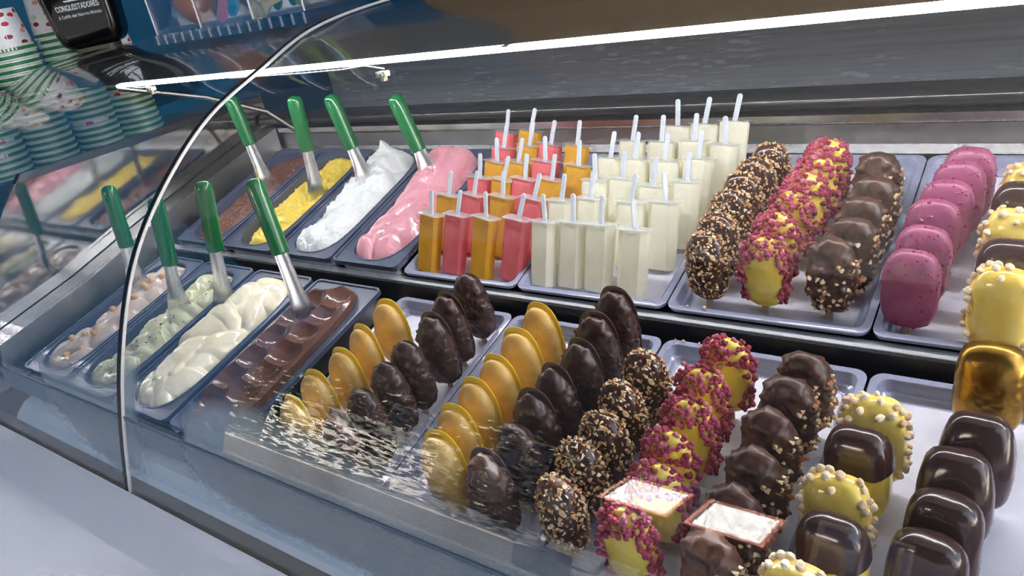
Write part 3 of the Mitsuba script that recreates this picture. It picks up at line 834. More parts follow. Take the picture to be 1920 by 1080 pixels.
def make_kind(kind, seed):
    """list of (part name, shape, label, kind) in the lolly's own frame"""
    r = np.random.default_rng(seed * 101 + 7)
    out = [('stick', STICK, 'flat wooden stick', None)]
    if kind in ('fin_yellow', 'fin_dark'):
        yel = kind == 'fin_yellow'
        b = bar(.055, .100, .034 if yel else .037, 2.5, 2.2, z0=.0085, squash=.05)
        v = b.vertices.copy()
        back = v[:, 1] > .006
        v[back, 1] = .006 + (v[back, 1] - .006) * (.12 if yel else .55)       # flat back, as it set on a tray
        b = trimesh.Trimesh(v, b.faces, process=False)
        if yel:
            b = bumpy(b, .0016, 90, seed)
            out.append(('body', mikit.ply(b, 'vc_satin', smooth=True, color=varied(b, (198, 154, 76), (216, 176, 106), 60, seed)), None, None))
        else:
            b = bumpy(bumpy(b, .0075, 120, seed, 3, True), .0032, 290, seed + 5, 2)
            out.append(('body', mikit.ply(b, 'vc_satin', smooth=True, color=varied(b, CHOC, (62, 40, 38), 90, seed)), None, None))
        # flange of set coating along the back
        k = 64
        a = np.linspace(0, 2 * np.pi, k, endpoint=False)
        dirx, dirz = np.cos(a), np.sin(a)
        rr = (np.abs(dirx / .0272) ** 2.5 + np.abs(dirz / .0495) ** 2.5) ** (-1 / 2.5)
        topw = np.clip(dirz, 0, 1)
        wav = .0014 * (meshkit.noise(np.c_[dirx * 3 + seed * 5, dirz * 3, dirx * 0], seed) - .4)
        big = (.0038 + .0030 * topw + wav) if yel else ((.0012 if seed % 2 else -.0012) + (.0065 if seed % 2 else -.001) * topw ** 3 + 1.2 * wav)
        rings = []
        for dr_, y in ((-.003, .0045), (0, .0050), (big - .0006, .0056), (big, .0064), (big - .0006, .0072), (0, .0074), (-.006, .0074)):
            q = rr + dr_
            rings.append(np.c_[q * dirx * (1 - .05 * np.sin(a)), np.full(k, y), q * dirz + .0585])
        fl = loft(np.array(rings))
        out.append(('flange', ply_c(fl, (238, 198, 44) if yel else (54, 32, 30), 'vc_satin'), 'thin flared rim of coating', None))
        if yel:
            P, N = surface_points(b, 26, r, lambda p, n: n[1] < .3)
            m = cat(*[at_point(chunk(.0007, r, 6), p, r) for p in P])
            out.append(('specks', ply_c(m, (92, 78, 40), 'vc_matte', False), 'tiny dark specks', 'stuff'))
        else:
            P, N = surface_points(b, 9, r, lambda p, n: n[1] < .4)
            m = cat(*[at_point(chunk(.0014, r, 7), p, r) for p in P])
            out.append(('nut_bits', ply_c(m, (150, 96, 84), 'vc_matte', False), 'small nut bits', 'stuff'))
    elif kind == 'nut':
        b = bumpy(bar(.055, .092, .033, 2.7, 2.4), .002, 90, seed)
        out.append(('body', mikit.ply(b, 'vc_gloss', smooth=True, color=varied(b, (44, 26, 24), (66, 40, 34), 70, seed)), None, None))
        P, N = surface_points(b, 620, r, lambda p, n: n[2] > -.75 and p[2] > .02 + .008 * (n[1] > -.3))
        P, N = thin_out(P, N, .0029)
        ms, cs = [], []
        pal = [(222, 196, 156), (206, 170, 122), (188, 140, 92), (232, 214, 182), (164, 108, 66), (214, 184, 140)]
        for p, n in zip(P, N):
            c = at_point(chunk(.0035 * r.uniform(.7, 1.3), r, 7, .7), p + n * .0005, r)
            ms.append(c); cs.append(np.tile(lin(*pal[r.integers(len(pal))]), (len(c.vertices), 1)))
        out.append(('nut_crumbs', mikit.ply(cat(*ms), 'vc_matte', color=np.vstack(cs)), 'chopped hazelnut crumbs', 'stuff'))
    elif kind == 'raspberry':
        b = bumpy(bar(.054, .092, .031, 2.7, 2.4), .0022, 55, seed)
        out.append(('body', mikit.ply(b, 'vc_gloss', smooth=True, color=varied(b, (228, 198, 66), (238, 216, 108), 50, seed)), None, None))
        lim = .074 + .006 * r.random()
        P, N = surface_points(b, 260, r, lambda p, n: (n[1] < .5) and ((p[2] > lim) or (abs(n[0]) > .62 and p[2] > .022)))
        P, N = thin_out(P, N, .0056)
        shades = [ply_c(drupelets(.0052, r), c, 'vc_matte') for c in ((146, 58, 80), (160, 72, 92), (126, 44, 64), (180, 104, 116), (150, 62, 82))]
        for p, n in zip(P[:60], N[:60]):
            R = trimesh.transformations.random_rotation_matrix(r.random(3)) * r.uniform(.8, 1.15)
            R[3, 3] = 1
            R[:3, 3] = p + n * .0013
            out.append(('raspberry_crumb', (shades[r.integers(len(shades))], R), 'crumb of dried raspberry', None))
    elif kind == 'dark_nut':
        b = bumpy(bumpy(bar(.055, .093, .033, 2.6, 2.3), .011, 95, seed, 3, True), .0036, 260, seed + 3, 2)
        out.append(('body', mikit.ply(b, 'vc_satin', smooth=True, color=varied(b, (50, 32, 28), (84, 56, 46), 90, seed)), None, None))
        P, N = surface_points(b, 150, r, lambda p, n: (n[1] < -.3 and .018 < p[2] < .062 and p[0] > -.022) or (n[0] > .55 and .015 < p[2] < .085))
        P, N = thin_out(P, N, .0042)
        pal = [ply_c(chunk(.0039, r, 10), c, 'vc_matte', False) for c in ((222, 200, 164), (206, 180, 140), (232, 216, 190), (150, 104, 74))]
        for p, n in zip(P[:56], N[:56]):
            R = trimesh.transformations.random_rotation_matrix(r.random(3)) * r.uniform(.7, 1.25)
            R[3, 3] = 1
            R[:3, 3] = p + n * .0008
            out.append(('nut_piece', (pal[r.integers(4)], R), 'piece of pale nut', None))
    elif kind == 'purple':
        b = bumpy(bar(.058, .093, .032, 3.0, 2.6), .0018, 60, seed)
        out.append(('body', mikit.ply(b, 'vc_satin', smooth=True, color=varied(b, (128, 60, 94), (150, 80, 110), 45, seed)), None, None))
        P, N = surface_points(b, 110, r, lambda p, n: n[1] < .6)
        ms = [at_point(chunk(.0023 * r.uniform(.5, 1.2), r, 9), p - n * .0003, r) for p, n in zip(P, N)]
        out.append(('berry_bits', ply_c(cat(*ms), (132, 30, 72), 'vc_satin', False), 'small dark berry bits', 'stuff'))
    elif kind == 'crumb_yellow':
        b = bumpy(bar(.056, .093, .035, 3.4, 2.8), .0022, 45, seed)
        out.append(('body', mikit.ply(b, 'vc_gloss', smooth=True, color=varied(b, (236, 202, 82), (244, 218, 122), 40, seed)), None, None))
        P, N = surface_points(b, 120, r, lambda p, n: (abs(n[0]) > .72 and n[1] < .6) or (p[2] > .094 and r.random() < .45) or (p[2] > .08 and n[1] < -.5 and r.random() < .12))
        P, N = thin_out(P, N, .0064)
        pal = [ply_c(bumpy(ICO_S(.0046), .0022, 420, 3 + q), c, 'vc_matte') for q, c in enumerate(((228, 206, 172), (238, 222, 192), (220, 192, 156)))]
        for p, n in zip(P[:40], N[:40]):
            R = trimesh.transformations.random_rotation_matrix(r.random(3)) * r.uniform(.7, 1.15)
            R[3, 3] = 1
            R[:3, 3] = p + n * .0014
            out.append(('biscuit_crumb', (pal[r.integers(3)], R), 'pale biscuit crumb', None))
    elif kind in ('dipped', 'dipped_bar'):
        b = bumpy(bar(.056, .093, .035, 3.4, 2.8), .0014, 45, seed)
        out.append(('body', mikit.ply(b, 'vc_gloss', smooth=True, color=varied(b, (226, 198, 60), (238, 214, 92), 40, seed)), None, None))
        s = bumpy(bar(.0592, .0955, .0385, 3.4, 2.8, z0=.0118), .0018, 45, seed)
        s = trimesh.intersections.slice_mesh_plane(s, [.14, -.05, 1.0], [0, 0, .064 if kind == 'dipped' else .058], cap=True, engine='earcut') if False else half_shell(s, .060 + .004 * r.random())
        out.append(('chocolate_dip', ply_c(s, (52, 32, 30), 'vc_gloss', 50), 'glossy dark chocolate cap', None))
    elif kind == 'smooth_dark':
        b = bar(.058, .094, .038, 3.6, 2.9, squash=.04)
        v = b.vertices.copy()
        v[:, 1] += .0022 * np.sin(v[:, 2] * 80 + seed) * (v[:, 1] < 0)
        edge = np.exp(-((v[:, 1] - .013) / .0022) ** 2)
        rad = v[:, [0, 2]] - [0, .058]
        v[:, [0, 2]] += rad / np.linalg.norm(rad, axis=1, keepdims=True) * (edge * (.0026 + .0012 * np.sin(v[:, 0] * 190 + seed)))[:, None]
        b = bumpy(trimesh.Trimesh(v, b.faces, process=False), .0035, 30, seed, 2)
        out.append(('body', mikit.ply(b, 'vc_gloss', smooth=True, color=varied(b, (46, 28, 28), (56, 34, 32), 30, seed)), None, None))
    elif kind == 'gold':
        b = bumpy(bumpy(bar(.060, .095, .040, 3.4, 2.8), .003, 40, seed, 2), .0012, 190, seed, 2)
        out.append(('body', mikit.ply(b, 'vc_metal', smooth=True, color=varied(b, (160, 118, 48), (190, 148, 76), 90, seed)), 'gold-dusted coating', None))
    return out


def ICO_S(r):
    m = trimesh.creation.icosphere(subdivisions=2)
    m.vertices *= r * np.array([1, .85, .75])
    return m


def half_shell(s, z):
    """upper part of a closed body, cut along a wavy line and closed below"""
    v = s.vertices.copy()
    cut = z + .010 * v[:, 0] / .03 * .8 + .0016 * np.sin(v[:, 0] * 260)
    v[:, 2] = np.maximum(v[:, 2], cut)
    m = trimesh.Trimesh(v, s.faces, process=False)
    return m


KINDS = {}


def lolly(kind, variant, place, name, label, category, group, yaw=0.0):
    if (kind, variant) not in KINDS:
        KINDS[kind, variant] = make_kind(kind, variant)
    b, t = np.array(place[:3]), np.array(place[3:])
    z = t - b
    s = np.linalg.norm(z) / HL
    z /= np.linalg.norm(z)
    x = np.array([math.cos(yaw), math.sin(yaw), 0])
    x = x - z * (x @ z); x /= np.linalg.norm(x)
    y = np.cross(z, x)
    M = frame(x * s, y * s, z * s, b)
    k = thing(name, label, category, group)
    for pn, shp, lab, kd in KINDS[kind, variant]:
        if isinstance(shp, tuple):
            part(k, pn, shp[0], mt(M @ shp[1]), label=lab, kind=kd)
        else:
            part(k, pn, shp, mt(M), label=lab, kind=kd)
    return k


ORD = ['front', 'second from the front', 'third from the front', 'fourth from the front', 'fifth from the front', 'sixth from the front', 'seventh from the front']


def row(key, kind, name, what, where, group, yaws=.12, nvar=3, rear_first=False, kinds=None):
    """one row of lollies; the front one is the nearest to the glass"""
    ps = PLACES[key]
    order = sorted(range(len(ps)), key=lambda i: ps[i][1])
    r = np.random.default_rng(sum(map(ord, key)))
    for rank, i in enumerate(order):
        kd, nm, wh, gp = (kind, name, what, group) if kinds is None else kinds(rank)
        pos = 'rearmost' if rank == len(ps) - 1 and rank > 0 else ORD[rank]
        lolly(kd, int(r.integers(nvar)), ps[i], nm, f'{wh}, {pos} {where}', 'ice lolly', gp, yaw=r.uniform(-yaws, yaws) - .03)


row('U3n', 'nut', 'nut_lolly', 'nut-rolled lolly', 'in the upper nut row', 'nut lollies on the upper tier')
row('U3r', 'raspberry', 'raspberry_lolly', 'raspberry-crumbed yellow lolly', 'in the upper raspberry row', 'raspberry lollies on the upper tier')
row('U3d', 'dark_nut', 'chocolate_nut_lolly', 'knobbly chocolate lolly with nut pieces', 'in the upper chocolate row', 'chocolate nut lollies on the upper tier')
row('U4p', 'purple', 'purple_lolly', 'purple-pink berry ice lolly', 'in the purple row', 'purple lollies on the upper tier', yaws=.06)
row('L1y', 'fin_yellow', 'yellow_lolly', 'mustard yellow flared lolly', 'in the left tray beside the gelato', 'yellow lollies in the left tray', yaws=.10)
row('L1d', 'fin_dark', 'dark_lolly', 'knobbly dark chocolate lolly', 'in the dark row of the left tray', 'dark lollies in the left tray', nvar=4, yaws=.15)
row('L2y', 'fin_yellow', 'yellow_lolly', 'mustard yellow flared lolly', 'in the yellow row of the middle tray', 'yellow lollies in the middle tray', yaws=.10)
row('L2d', 'fin_dark', 'dark_lolly', 'knobbly dark chocolate lolly', 'in the dark row of the middle tray', 'dark lollies in the middle tray', nvar=4, yaws=.15)
row('L3n', 'nut', 'nut_lolly', 'nut-rolled lolly', 'in the lower nut row', 'nut lollies on the lower tier')
row('L3r', 'raspberry', 'raspberry_lolly', 'raspberry-crumbed yellow lolly', 'in the lower raspberry row', 'raspberry lollies on the lower tier')
row('L3d', 'dark_nut', 'chocolate_nut_lolly', 'knobbly chocolate lolly with nut pieces', 'in the lower chocolate row', 'chocolate nut lollies on the lower tier')
row('L4d', 'smooth_dark', 'smooth_chocolate_lolly', 'glossy smooth dark lolly', 'in the glossy row at the lower right', 'smooth chocolate lollies', yaws=.08)
CY = ('crumb_yellow', 'crumbed_yellow_lolly', 'crumb-edged yellow lolly', 'crumbed yellow lollies')
CD = ('dipped', 'dipped_lolly', 'chocolate-dipped yellow lolly', 'chocolate-dipped yellow lollies')
row('L4c', None, None, None, 'in the mixed row at the lower right', None, kinds=lambda i: CY if i % 2 == 0 else CD, yaws=.08)
row('U4c', None, None, None, 'in the mixed row at the upper right', None, kinds=lambda i: CY if i % 2 == 0 else CD, yaws=.08)
lolly('gold', 0, PLACES['L4g'][0], 'gold_lolly', 'gold-dusted ice lolly behind the glossy chocolate lollies at the right edge', 'ice lolly', None)


# ------------------------------------------------------------------ moulded ice pops with plastic sticks
def octo(w, t, c):
    return np.array([(w / 2 - c, -t / 2), (w / 2, -t / 2 + c), (w / 2, t / 2 - c), (w / 2 - c, t / 2), (-w / 2 + c, t / 2), (-w / 2, t / 2 - c), (-w / 2, -t / 2 + c), (-w / 2 + c, -t / 2)])


def pop_mesh(w, t, h, c, seed):
    o = np.array(sg.Polygon(octo(w, t, c)).buffer(-.002).buffer(.002, quad_segs=3).exterior.segmentize(.0016).coords)[:-1]
    rings = []
    for z, s in ((.0, .90), (.0015, .935), (.02, .945), (.04, .955), (.06, .967), (.078, .98), (.088, .99), (.0925, .985), (.0955, .94), (.097, .86)):
        rings.append(np.c_[o * s, np.full(len(o), z / .097 * h)])
    m = loft(np.array(rings))
    n = m.vertex_normals
    k = meshkit.fbm(m.vertices * [140, 140, 25] + seed * 9, 3, seed) - .5
    return trimesh.Trimesh(m.vertices + n * (k * .0013)[:, None], m.faces, process=False)


POPS = {}
for nm, w, t, h, c1, c2 in (('red', .0415, .023, .097, (232, 118, 126), (240, 140, 146)), ('yellow', .0415, .023, .097, (224, 172, 58), (236, 190, 80)), ('white', .0445, .026, .0965, (246, 244, 226), (250, 249, 236))):
    POPS[nm] = []
    for sd in range(3):
        m = pop_mesh(w, t, h, .005 if nm != 'white' else .0085, sd + len(nm))
        POPS[nm].append(mikit.ply(m, 'ice_translucent', smooth=True, color=varied(m, c1, c2, 70, sd)))


def film_mesh(w, t, seed):
    o = rrect(w, t, .006, 6)
    wav = .0022 * (meshkit.noise(np.c_[o * 90, np.full(len(o), seed * 3.0)], seed) - .5)
    rings = [np.c_[o * .80, np.full(len(o), -.0003)], np.c_[o, wav - .0003], np.c_[o, wav + .0003], np.c_[o * .80, np.full(len(o), .0003)]]
    return loft(np.array(rings))


FILM = [mikit.ply(film_mesh(.0475, .029, s), 'cloudy_film', smooth=30) for s in range(3)]


def pstick(notched):
    o = rrect(.0082, .0034, .0015, 4)
    zs = np.linspace(-.012, .040, 40)
    rings = []
    for z in zs:
        tap = min(1, math.sqrt(max(0.0, 1 - max(0, (z - .036) / .0042) ** 2)))
        s = (1 + (.16 * math.sin(z * 1700) if notched and -.002 < z < .034 else 0)) * max(tap, .2)
        rings.append(np.c_[o[:, 0] * s, o[:, 1], np.full(len(o), z)])
    return loft(np.array(rings))


PST = [ply_c(pstick(b), (196, 204, 216), 'vc_gloss', 50) for b in (False, True)]
p_rng = np.random.default_rng(21)


def ice_pop(colour, place, label, group):
    h = {'red': .097, 'yellow': .097, 'white': .0965}[colour]
    b, t = np.array(place[:3]), np.array(place[3:])
    z = t - b
    z /= np.linalg.norm(z)
    yaw = p_rng.uniform(-.10, .10)
    x = np.array([math.cos(yaw), math.sin(yaw), 0])
    x = x - z * (x @ z); x /= np.linalg.norm(x)
    y = np.cross(z, x)
    L = np.linalg.norm(t - b)
    M = frame(x, y, z, t - z * (h + .0004))
    k = thing(f'{colour}_ice_pop', label, 'ice pop', group)
    v = int(p_rng.integers(3))
    part(k, 'body', POPS[colour][v], mt(M))
    F = np.eye(4); F[2, 3] = h + .0008
    part(k, 'film', FILM[v], mt(M @ F), label='thin cloudy plastic film')
    a = p_rng.uniform(-.14, .14)
    S = trimesh.transformations.rotation_matrix(a, [0, 1, 0]); S[2, 3] = h + .001
    part(k, 'stick', PST[int(p_rng.random() < .3)], mt(M @ S), label='translucent plastic stick')


def pop_rows(key, colour, what, where, group, bounds=(.095, .145, .19, .24, .285, .40)):
    rows = {}
    for p in PLACES[key]:
        rows.setdefault(next(i for i, bb in enumerate(bounds) if p[1] < bb), []).append(p)
    for ri, ps in rows.items():
        rn = ['front row', 'second row', 'third row', 'fourth row', 'fifth row', 'rearmost row'][ri]
        ps.sort(key=lambda p: p[0])
        side = {1: [''], 2: ['left one ', 'right one '], 3: ['left one ', 'middle one ', 'right one '], 4: ['leftmost ', 'second from left ', 'third from left ', 'rightmost ']}[len(ps)]
        for s, p in zip(side, ps):
            ice_pop(colour, p, f'{what}, {s}in the {rn} {where}', group)


pop_rows('U1p', 'red', 'strawberry red ice pop', 'of the red and yellow tray', 'red ice pops')
pop_rows('U1y', 'yellow', 'mango yellow ice pop', 'of the red and yellow tray', 'yellow ice pops')
pop_rows('U2w', 'white', 'creamy white ice pop', 'of the white tray', 'white ice pops')

# fallen crumbs on the tray rims
c_rng = np.random.default_rng(2)
for p, r_, where in ((up(1.222, .006, .0028), .0034, 'larger of the two on the upper tray edge'), (up(1.199, .006, .0022), .0024, 'smaller of the two on the upper tray edge'), (low(1.232, -.004, .0018), .0021, 'right one behind the lower trays'), (low(1.211, -.004, .0018), .0022, 'middle one behind the lower trays'), (low(1.200, -.004, .0016), .0018, 'left one behind the lower trays')):
    single('fallen_nut_crumb', ply_c(chunk(r_, c_rng, 12), (206, 172, 126), 'vc_matte', False), f'fallen nut crumb, {where}', 'crumb', 'fallen nut crumbs', mt(frame(EX, [0, 1, 0], [0, 0, 1], p)))

# ------------------------------------------------------------------ things on and behind the glass, left
# black jar with white lettering
JP = np.array([-.685, .372, .4215])
ja = math.radians(53)
jx, jy = np.array([math.cos(ja), math.sin(ja), 0]), np.array([-math.sin(ja), math.cos(ja), 0])
JM = mt(frame(jx, jy, [0, 0, 1], JP))
k = thing('coffee_jar', 'glossy black square jar with white lettering on the glass top', 'jar')
rings = []
for z, w in ((.010, .105), (.012, .125), (.020, .148), (.034, .164), (.055, .172), (.12, .182), (.22, .196), (.30, .200), (.31, .192)):
    o = rrect(w, w * .92, .034 * w / .18, 8)
    rings.append(np.c_[o, np.full(len(o), z)])
part(k, 'body', mikit.ply(loft(np.array(rings)), 'black_gloss', smooth=45), JM)
foot = loft(np.array([np.c_[rrect(.11, .10, .02), np.full(24, z)] for z in (.0, .0105)]))
part(k, 'foot', ply_c(foot, (70, 66, 56), 'vc_satin', 40), JM)


def lettering(text, h, bold=False):
    m = meshkit.text_mesh(text, h, .0012, bold)
    m.apply_translation((-m.bounds[:, 0].mean(), 0, 0))
    m.apply_transform(trimesh.transformations.rotation_matrix(math.pi / 2, [1, 0, 0]))
    return m


def face_y(z):
    return -.5 * .92 * np.interp(z, [.055, .12, .22], [.172, .182, .196])


for text, h, z, bold in (('CONQUISTADORES', .0135, .110, True), ('il Caffè del Nuovo Mondo', .0078, .092, False)):
    m = lettering(text, h, bold)
    wid = np.ptp(m.vertices[:, 0])
    m.vertices[:, 0] *= .108 / wid
    zz = m.vertices[:, 2] + z
    m.vertices[:, 2] = zz
    m.vertices[:, 1] += face_y(zz) + .0004
    part(k, 'lettering', ply_c(m, (214, 220, 226), 'vc_matte', False), JM, label='white lettering ' + text)
# white emblem: a sailing ship over a shield foot
em = [sg.Polygon([(-.026, .0), (.026, .0), (.019, -.014), (-.018, -.014)]), sg.Polygon([(-.004, .003), (-.004, .040), (.022, .006)]), sg.Polygon([(-.008, .003), (-.008, .034), (-.026, .006)]),
      sg.Polygon([(-.030, -.017), (.030, -.017), (.026, -.021), (-.026, -.021)])]
m = cat(*[trimesh.creation.extrude_polygon(p, .0012, engine='earcut') for p in em])
m.apply_transform(trimesh.transformations.rotation_matrix(math.pi / 2, [1, 0, 0]))
m.vertices[:, 2] += .152
m.vertices[:, 1] += face_y(m.vertices[:, 2]) + .0004
part(k, 'emblem', ply_c(m, (206, 212, 222), 'vc_matte', False), JM, label='white ship emblem')

# acrylic spoon dispenser
SD = np.array([.13, .305, .4170])
k = thing('spoon_box', 'clear acrylic box full of coloured plastic spoons on the glass top', 'box')
W2, D2, H2, th = .52, .14, .20, .003
SDM = mt(frame(EX, [0, 1, 0], [0, 0, 1], SD))
for nm, b in (('base', box(-W2 / 2 - .012, W2 / 2 + .012, -D2 / 2 - .006, D2 / 2 + .006, .0, .022)), ('wall', box(-W2 / 2, W2 / 2, -D2 / 2, -D2 / 2 + th, .0225, H2)), ('wall', box(-W2 / 2, W2 / 2, D2 / 2 - th, D2 / 2, .0225, H2)),
              ('wall', box(-W2 / 2, -W2 / 2 + th, -D2 / 2 + th, D2 / 2 - th, .0225, H2)), ('wall', box(W2 / 2 - th, W2 / 2, -D2 / 2 + th, D2 / 2 - th, .0225, H2)), ('divider', box(-.085, -.082, -D2 / 2 + th, D2 / 2 - th, .0225, H2)), ('divider', box(.10, .103, -D2 / 2 + th, D2 / 2 - th, .0225, H2))):
    part(k, nm, mikit.ply(b, 'clear_acrylic'), SDM, label='clear acrylic ' + nm)
for x in (-W2 / 2, -.0835, .1015, W2 / 2):
    e = tube([(x, -D2 / 2 - .002, .0225), (x, -D2 / 2 - .002, H2)], .0022, 8)
    part(k, 'edge', ply_c(e, (150, 158, 172), 'vc_gloss', 40), SDM, label='bright acrylic edge')
for x in np.linspace(-W2 / 2, W2 / 2, 16):
    part(k, 'rib', ply_c(box(x - .0022, x + .0022, -D2 / 2 - .0085, -D2 / 2 - .0062, .001, .021), (140, 146, 158), 'vc_gloss', False), SDM, label='ribbed foot')


def spoon_mesh():
    n = 30
    z = np.linspace(0, .095, n)
    w = np.interp(z, [0, .004, .014, .026, .036, .09, .095], [.003, .009, .0115, .010, .0042, .0050, .0035])
    y = np.interp(z, [0, .014, .030, .095], [.001, .0035, 0, 0])
    o = rrect(2, 2, .6, 4)
    rings = np.array([np.c_[o[:, 0] * ww, o[:, 1] * .0012 + yy, np.full(len(o), zz)] for zz, ww, yy in zip(z, w, y)])
    return loft(rings)


SPN = spoon_mesh()
SPN.apply_scale(1.6)
for (cname, c), x, y, z, tilt, lean_ in (
        (('sky blue', (64, 172, 206)), .005, -.052, .034, .30, .15), (('sky blue', (64, 172, 206)), .055, -.03, .060, -.5, .2), (('lime green', (150, 176, 74)), .150, -.050, .060, -.10, .1), (('teal', (22, 128, 128)), .185, -.03, .034, -.25, .1),
        (('pink', (222, 150, 186)), -.045, -.050, .028, .55, .2), (('lilac', (176, 156, 190)), .03, -.02, .03, 1.15, .1), (('cream', (224, 214, 160)), -.055, -.03, .075, .2, .1), (('cream', (224, 214, 160)), .06, -.045, .032, 1.35, .1),
        (('teal', (22, 128, 128)), .12, -.02, .03, -.2, .1), (('lime green', (150, 176, 74)), .22, -.045, .034, -.1, .1), (('pink', (222, 150, 186)), .07, -.01, .05, -.9, .1), (('lilac', (176, 156, 190)), -.02, -.015, .05, -.3, .1)):
    R = trimesh.transformations.euler_matrix(-lean_, tilt, 0)
    R[:3, 3] = SD + [x, y, z]
    nth = {'sky blue': 'taller' if x > .03 else 'shorter'}.get(cname, ('left' if x < .16 else 'right') if cname in ('lime green', 'teal') else ('left' if x < 0 else 'right'))
    single('plastic_spoon', ply_c(SPN, c, 'vc_gloss', 40), f'{cname} plastic spoon, the {nth} one of that colour in the acrylic box', 'spoon', 'coloured plastic spoons', mt(R))
wv = ICO3.copy()
wv.vertices *= (.068, .040, .080)
wv = bumpy(wv, .006, 40, 3)
wv.apply_translation(SD + [-.165, -.012, .108])
single('wafer', ply_c(wv, (186, 116, 66), 'vc_satin'), 'brown rounded wafer biscuit in the left end of the acrylic box', 'wafer')

# ledge and stacks of paper cups at the far left
struct('side_ledge', ply_c(box(-1.6, -.76, -.25, .75, .06, .1405), (44, 40, 46), 'vc_satin', False), 'dark ledge under the cup stacks')


def cup_mesh():
    """upside-down paper cup, 9.6 cm wide at the rim below; uv: around, height"""
    prof = [(.062, .0025), (.0655, .001), (.067, .004), (.0655, .007), (.064, .0072), (.0615, .030), (.058, .060), (.0545, .090), (.0515, .112), (.050, .1145), (.046, .1145), (.046, .1125), (.0, .1125)]
    k = 40
    a = np.linspace(0, 2 * np.pi, k + 1)
    P = np.array([np.c_[r * np.cos(a), r * np.sin(a), np.full(k + 1, z)] for r, z in prof])
    m = grid_mesh(P)
    uv = np.array([np.c_[a / (2 * np.pi), np.full(k + 1, z / .1145)] for r, z in prof]).reshape(-1, 2)
    if m.face_normals[0:40].dot([0, 0, 1]).mean() > 0:
        m.invert()
    return m, uv


cm, cuv = cup_mesh()
CUP = mikit.ply(cm, 'printed_paper', smooth=True, uv=cuv)
cup_rng = np.random.default_rng(9)
NTH = ['first', 'second', 'third', 'fourth', 'fifth', 'sixth', 'seventh', 'eighth', 'ninth', 'tenth', 'eleventh', 'twelfth', 'thirteenth', 'fourteenth', 'fifteenth', 'sixteenth', 'seventeenth', 'eighteenth', 'nineteenth']
STK = [(-.85, .070, 16, 'frontmost'), (-.85, .208, 18, 'second'), (-.85, .352, 19, 'third'), (-.85, .487, 15, 'rear'), (-1.0, .13, 17, 'hindmost')]
for x, y, n, which in STK:
    z = .1405
    ox, oy = 0, 0
    for i in range(n):
        R = trimesh.transformations.rotation_matrix(cup_rng.uniform(0, 6.28), [0, 0, 1])
        R[:3, 3] = [x + cup_rng.normal(0, .0008), y + cup_rng.normal(0, .0008), z]
        top_ = i == n - 1
        single('paper_cup', CUP, f'upside-down green-banded paper cup, {NTH[i] if not top_ else "topmost"} from below in the {which} stack'.replace('topmost from below', 'topmost'), 'paper cup', f'cups of the {which} stack', mt(R))
        z += .0185

# ------------------------------------------------------------------ across the street: what the glass reflects
for i, (x, tilt) in enumerate(((-.72, 0), (-.05, 0))):
    k = thing('menu_board', ('left' if i == 0 else 'right') + ' sunlit white board in a brown frame across the street', 'board', 'white boards across the street')
    lean = trimesh.transformations.rotation_matrix(math.radians(36), [1, 0, 0], [x, -5.0, .5])
    lean[2, 3] += .20
    part(k, 'panel', ply_c(box(x - .24, x + .24, -5.02, -5.0, .24, .80), (252, 248, 248), 'vc_matte', False), mt(lean))
    part(k, 'frame', ply_c(cat(box(x - .275, x - .242, -5.03, -4.99, .19, .84), box(x + .242, x + .275, -5.03, -4.99, .19, .84), box(x - .242, x + .242, -5.03, -4.99, .802, .84), box(x - .242, x + .242, -5.03, -4.99, .19, .238)), (150, 92, 84), 'vc_satin', False), mt(lean), label='brown frame')
    for q in (-.22, .22):
        part(k, 'leg', ply_c(box(x + q - .012, x + q + .012, -5.03, -5.0, -1.12, .188), (14, 14, 16), 'vc_dull', False), mt(lean), label='thin dark leg')
k = thing('garden_wall', 'low whitewashed garden wall behind the hedge across the street', 'wall')
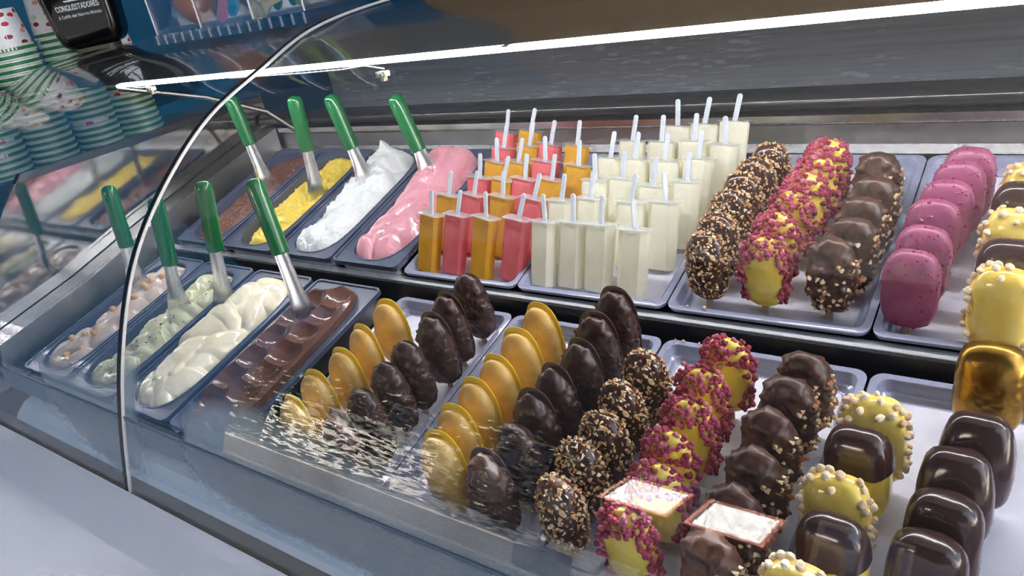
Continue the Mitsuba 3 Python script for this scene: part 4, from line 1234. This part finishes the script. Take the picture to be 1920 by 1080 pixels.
part(k, 'wall', ply_c(box(-6.6, -3.7, -6.6, -6.3, -1.05, .72), (236, 236, 234), 'vc_matte', False))
part(k, 'coping', ply_c(box(-6.65, -3.65, -6.65, -6.25, .721, .78), (150, 146, 140), 'vc_matte', False))
k = thing('hedge', 'dark green leafy hedge across the street', 'hedge')
l_rng = np.random.default_rng(4)
n = 4600
cc = np.c_[l_rng.uniform(-8.5, -1.6, n), l_rng.uniform(-5.6, -4.8, n), l_rng.uniform(-.95, 1.25, n)]
q = l_rng.normal(size=(n, 3)); q /= np.linalg.norm(q, axis=1, keepdims=True)
u_ = np.cross(q, [0, 0, 1.0]); u_ /= np.linalg.norm(u_, axis=1, keepdims=True) + 1e-9
w_ = np.cross(q, u_)
s = l_rng.uniform(.035, .08, (n, 1))
vv = np.stack([cc - u_ * s, cc + w_ * s * .5, cc + u_ * s, cc - w_ * s * .5], 1).reshape(-1, 3)
ff = np.arange(n)[:, None] * 4
ff = np.vstack([np.c_[ff, ff + 1, ff + 2], np.c_[ff, ff + 2, ff + 3]])
lc = np.repeat(np.where(l_rng.random((n, 1)) < .5, lin(30, 50, 24), lin(20, 38, 20)), 4, axis=0)
part(k, 'leaves', mikit.ply(trimesh.Trimesh(vv, ff, process=False), 'vc_matte', color=lc), kind='stuff')
part(k, 'planter', ply_c(box(-8.6, -1.5, -5.7, -4.7, -1.05, -.7), (70, 66, 62), 'vc_matte', False))
k = thing('facade', 'shaded house front across the street', 'building')
part(k, 'wall', ply_c(box(-22, 14, -12.6, -12, -1.05, 11), (22, 24, 28), 'vc_dull', False))
for x in np.arange(-19, 13, 3.0):
    w = part(k, 'window', ply_c(box(x, x + 1.3, -12.05, -11.95, .3, 2.6), (60, 60, 62), 'vc_satin', False))
    part(w, 'pane', ply_c(box(x + .1, x + .6, -11.955, -11.94, .4, 2.5), (16, 26, 48), 'vc_gloss', False))
    part(w, 'pane', ply_c(box(x + .7, x + 1.2, -11.955, -11.94, .4, 2.5), (16, 26, 48), 'vc_gloss', False))
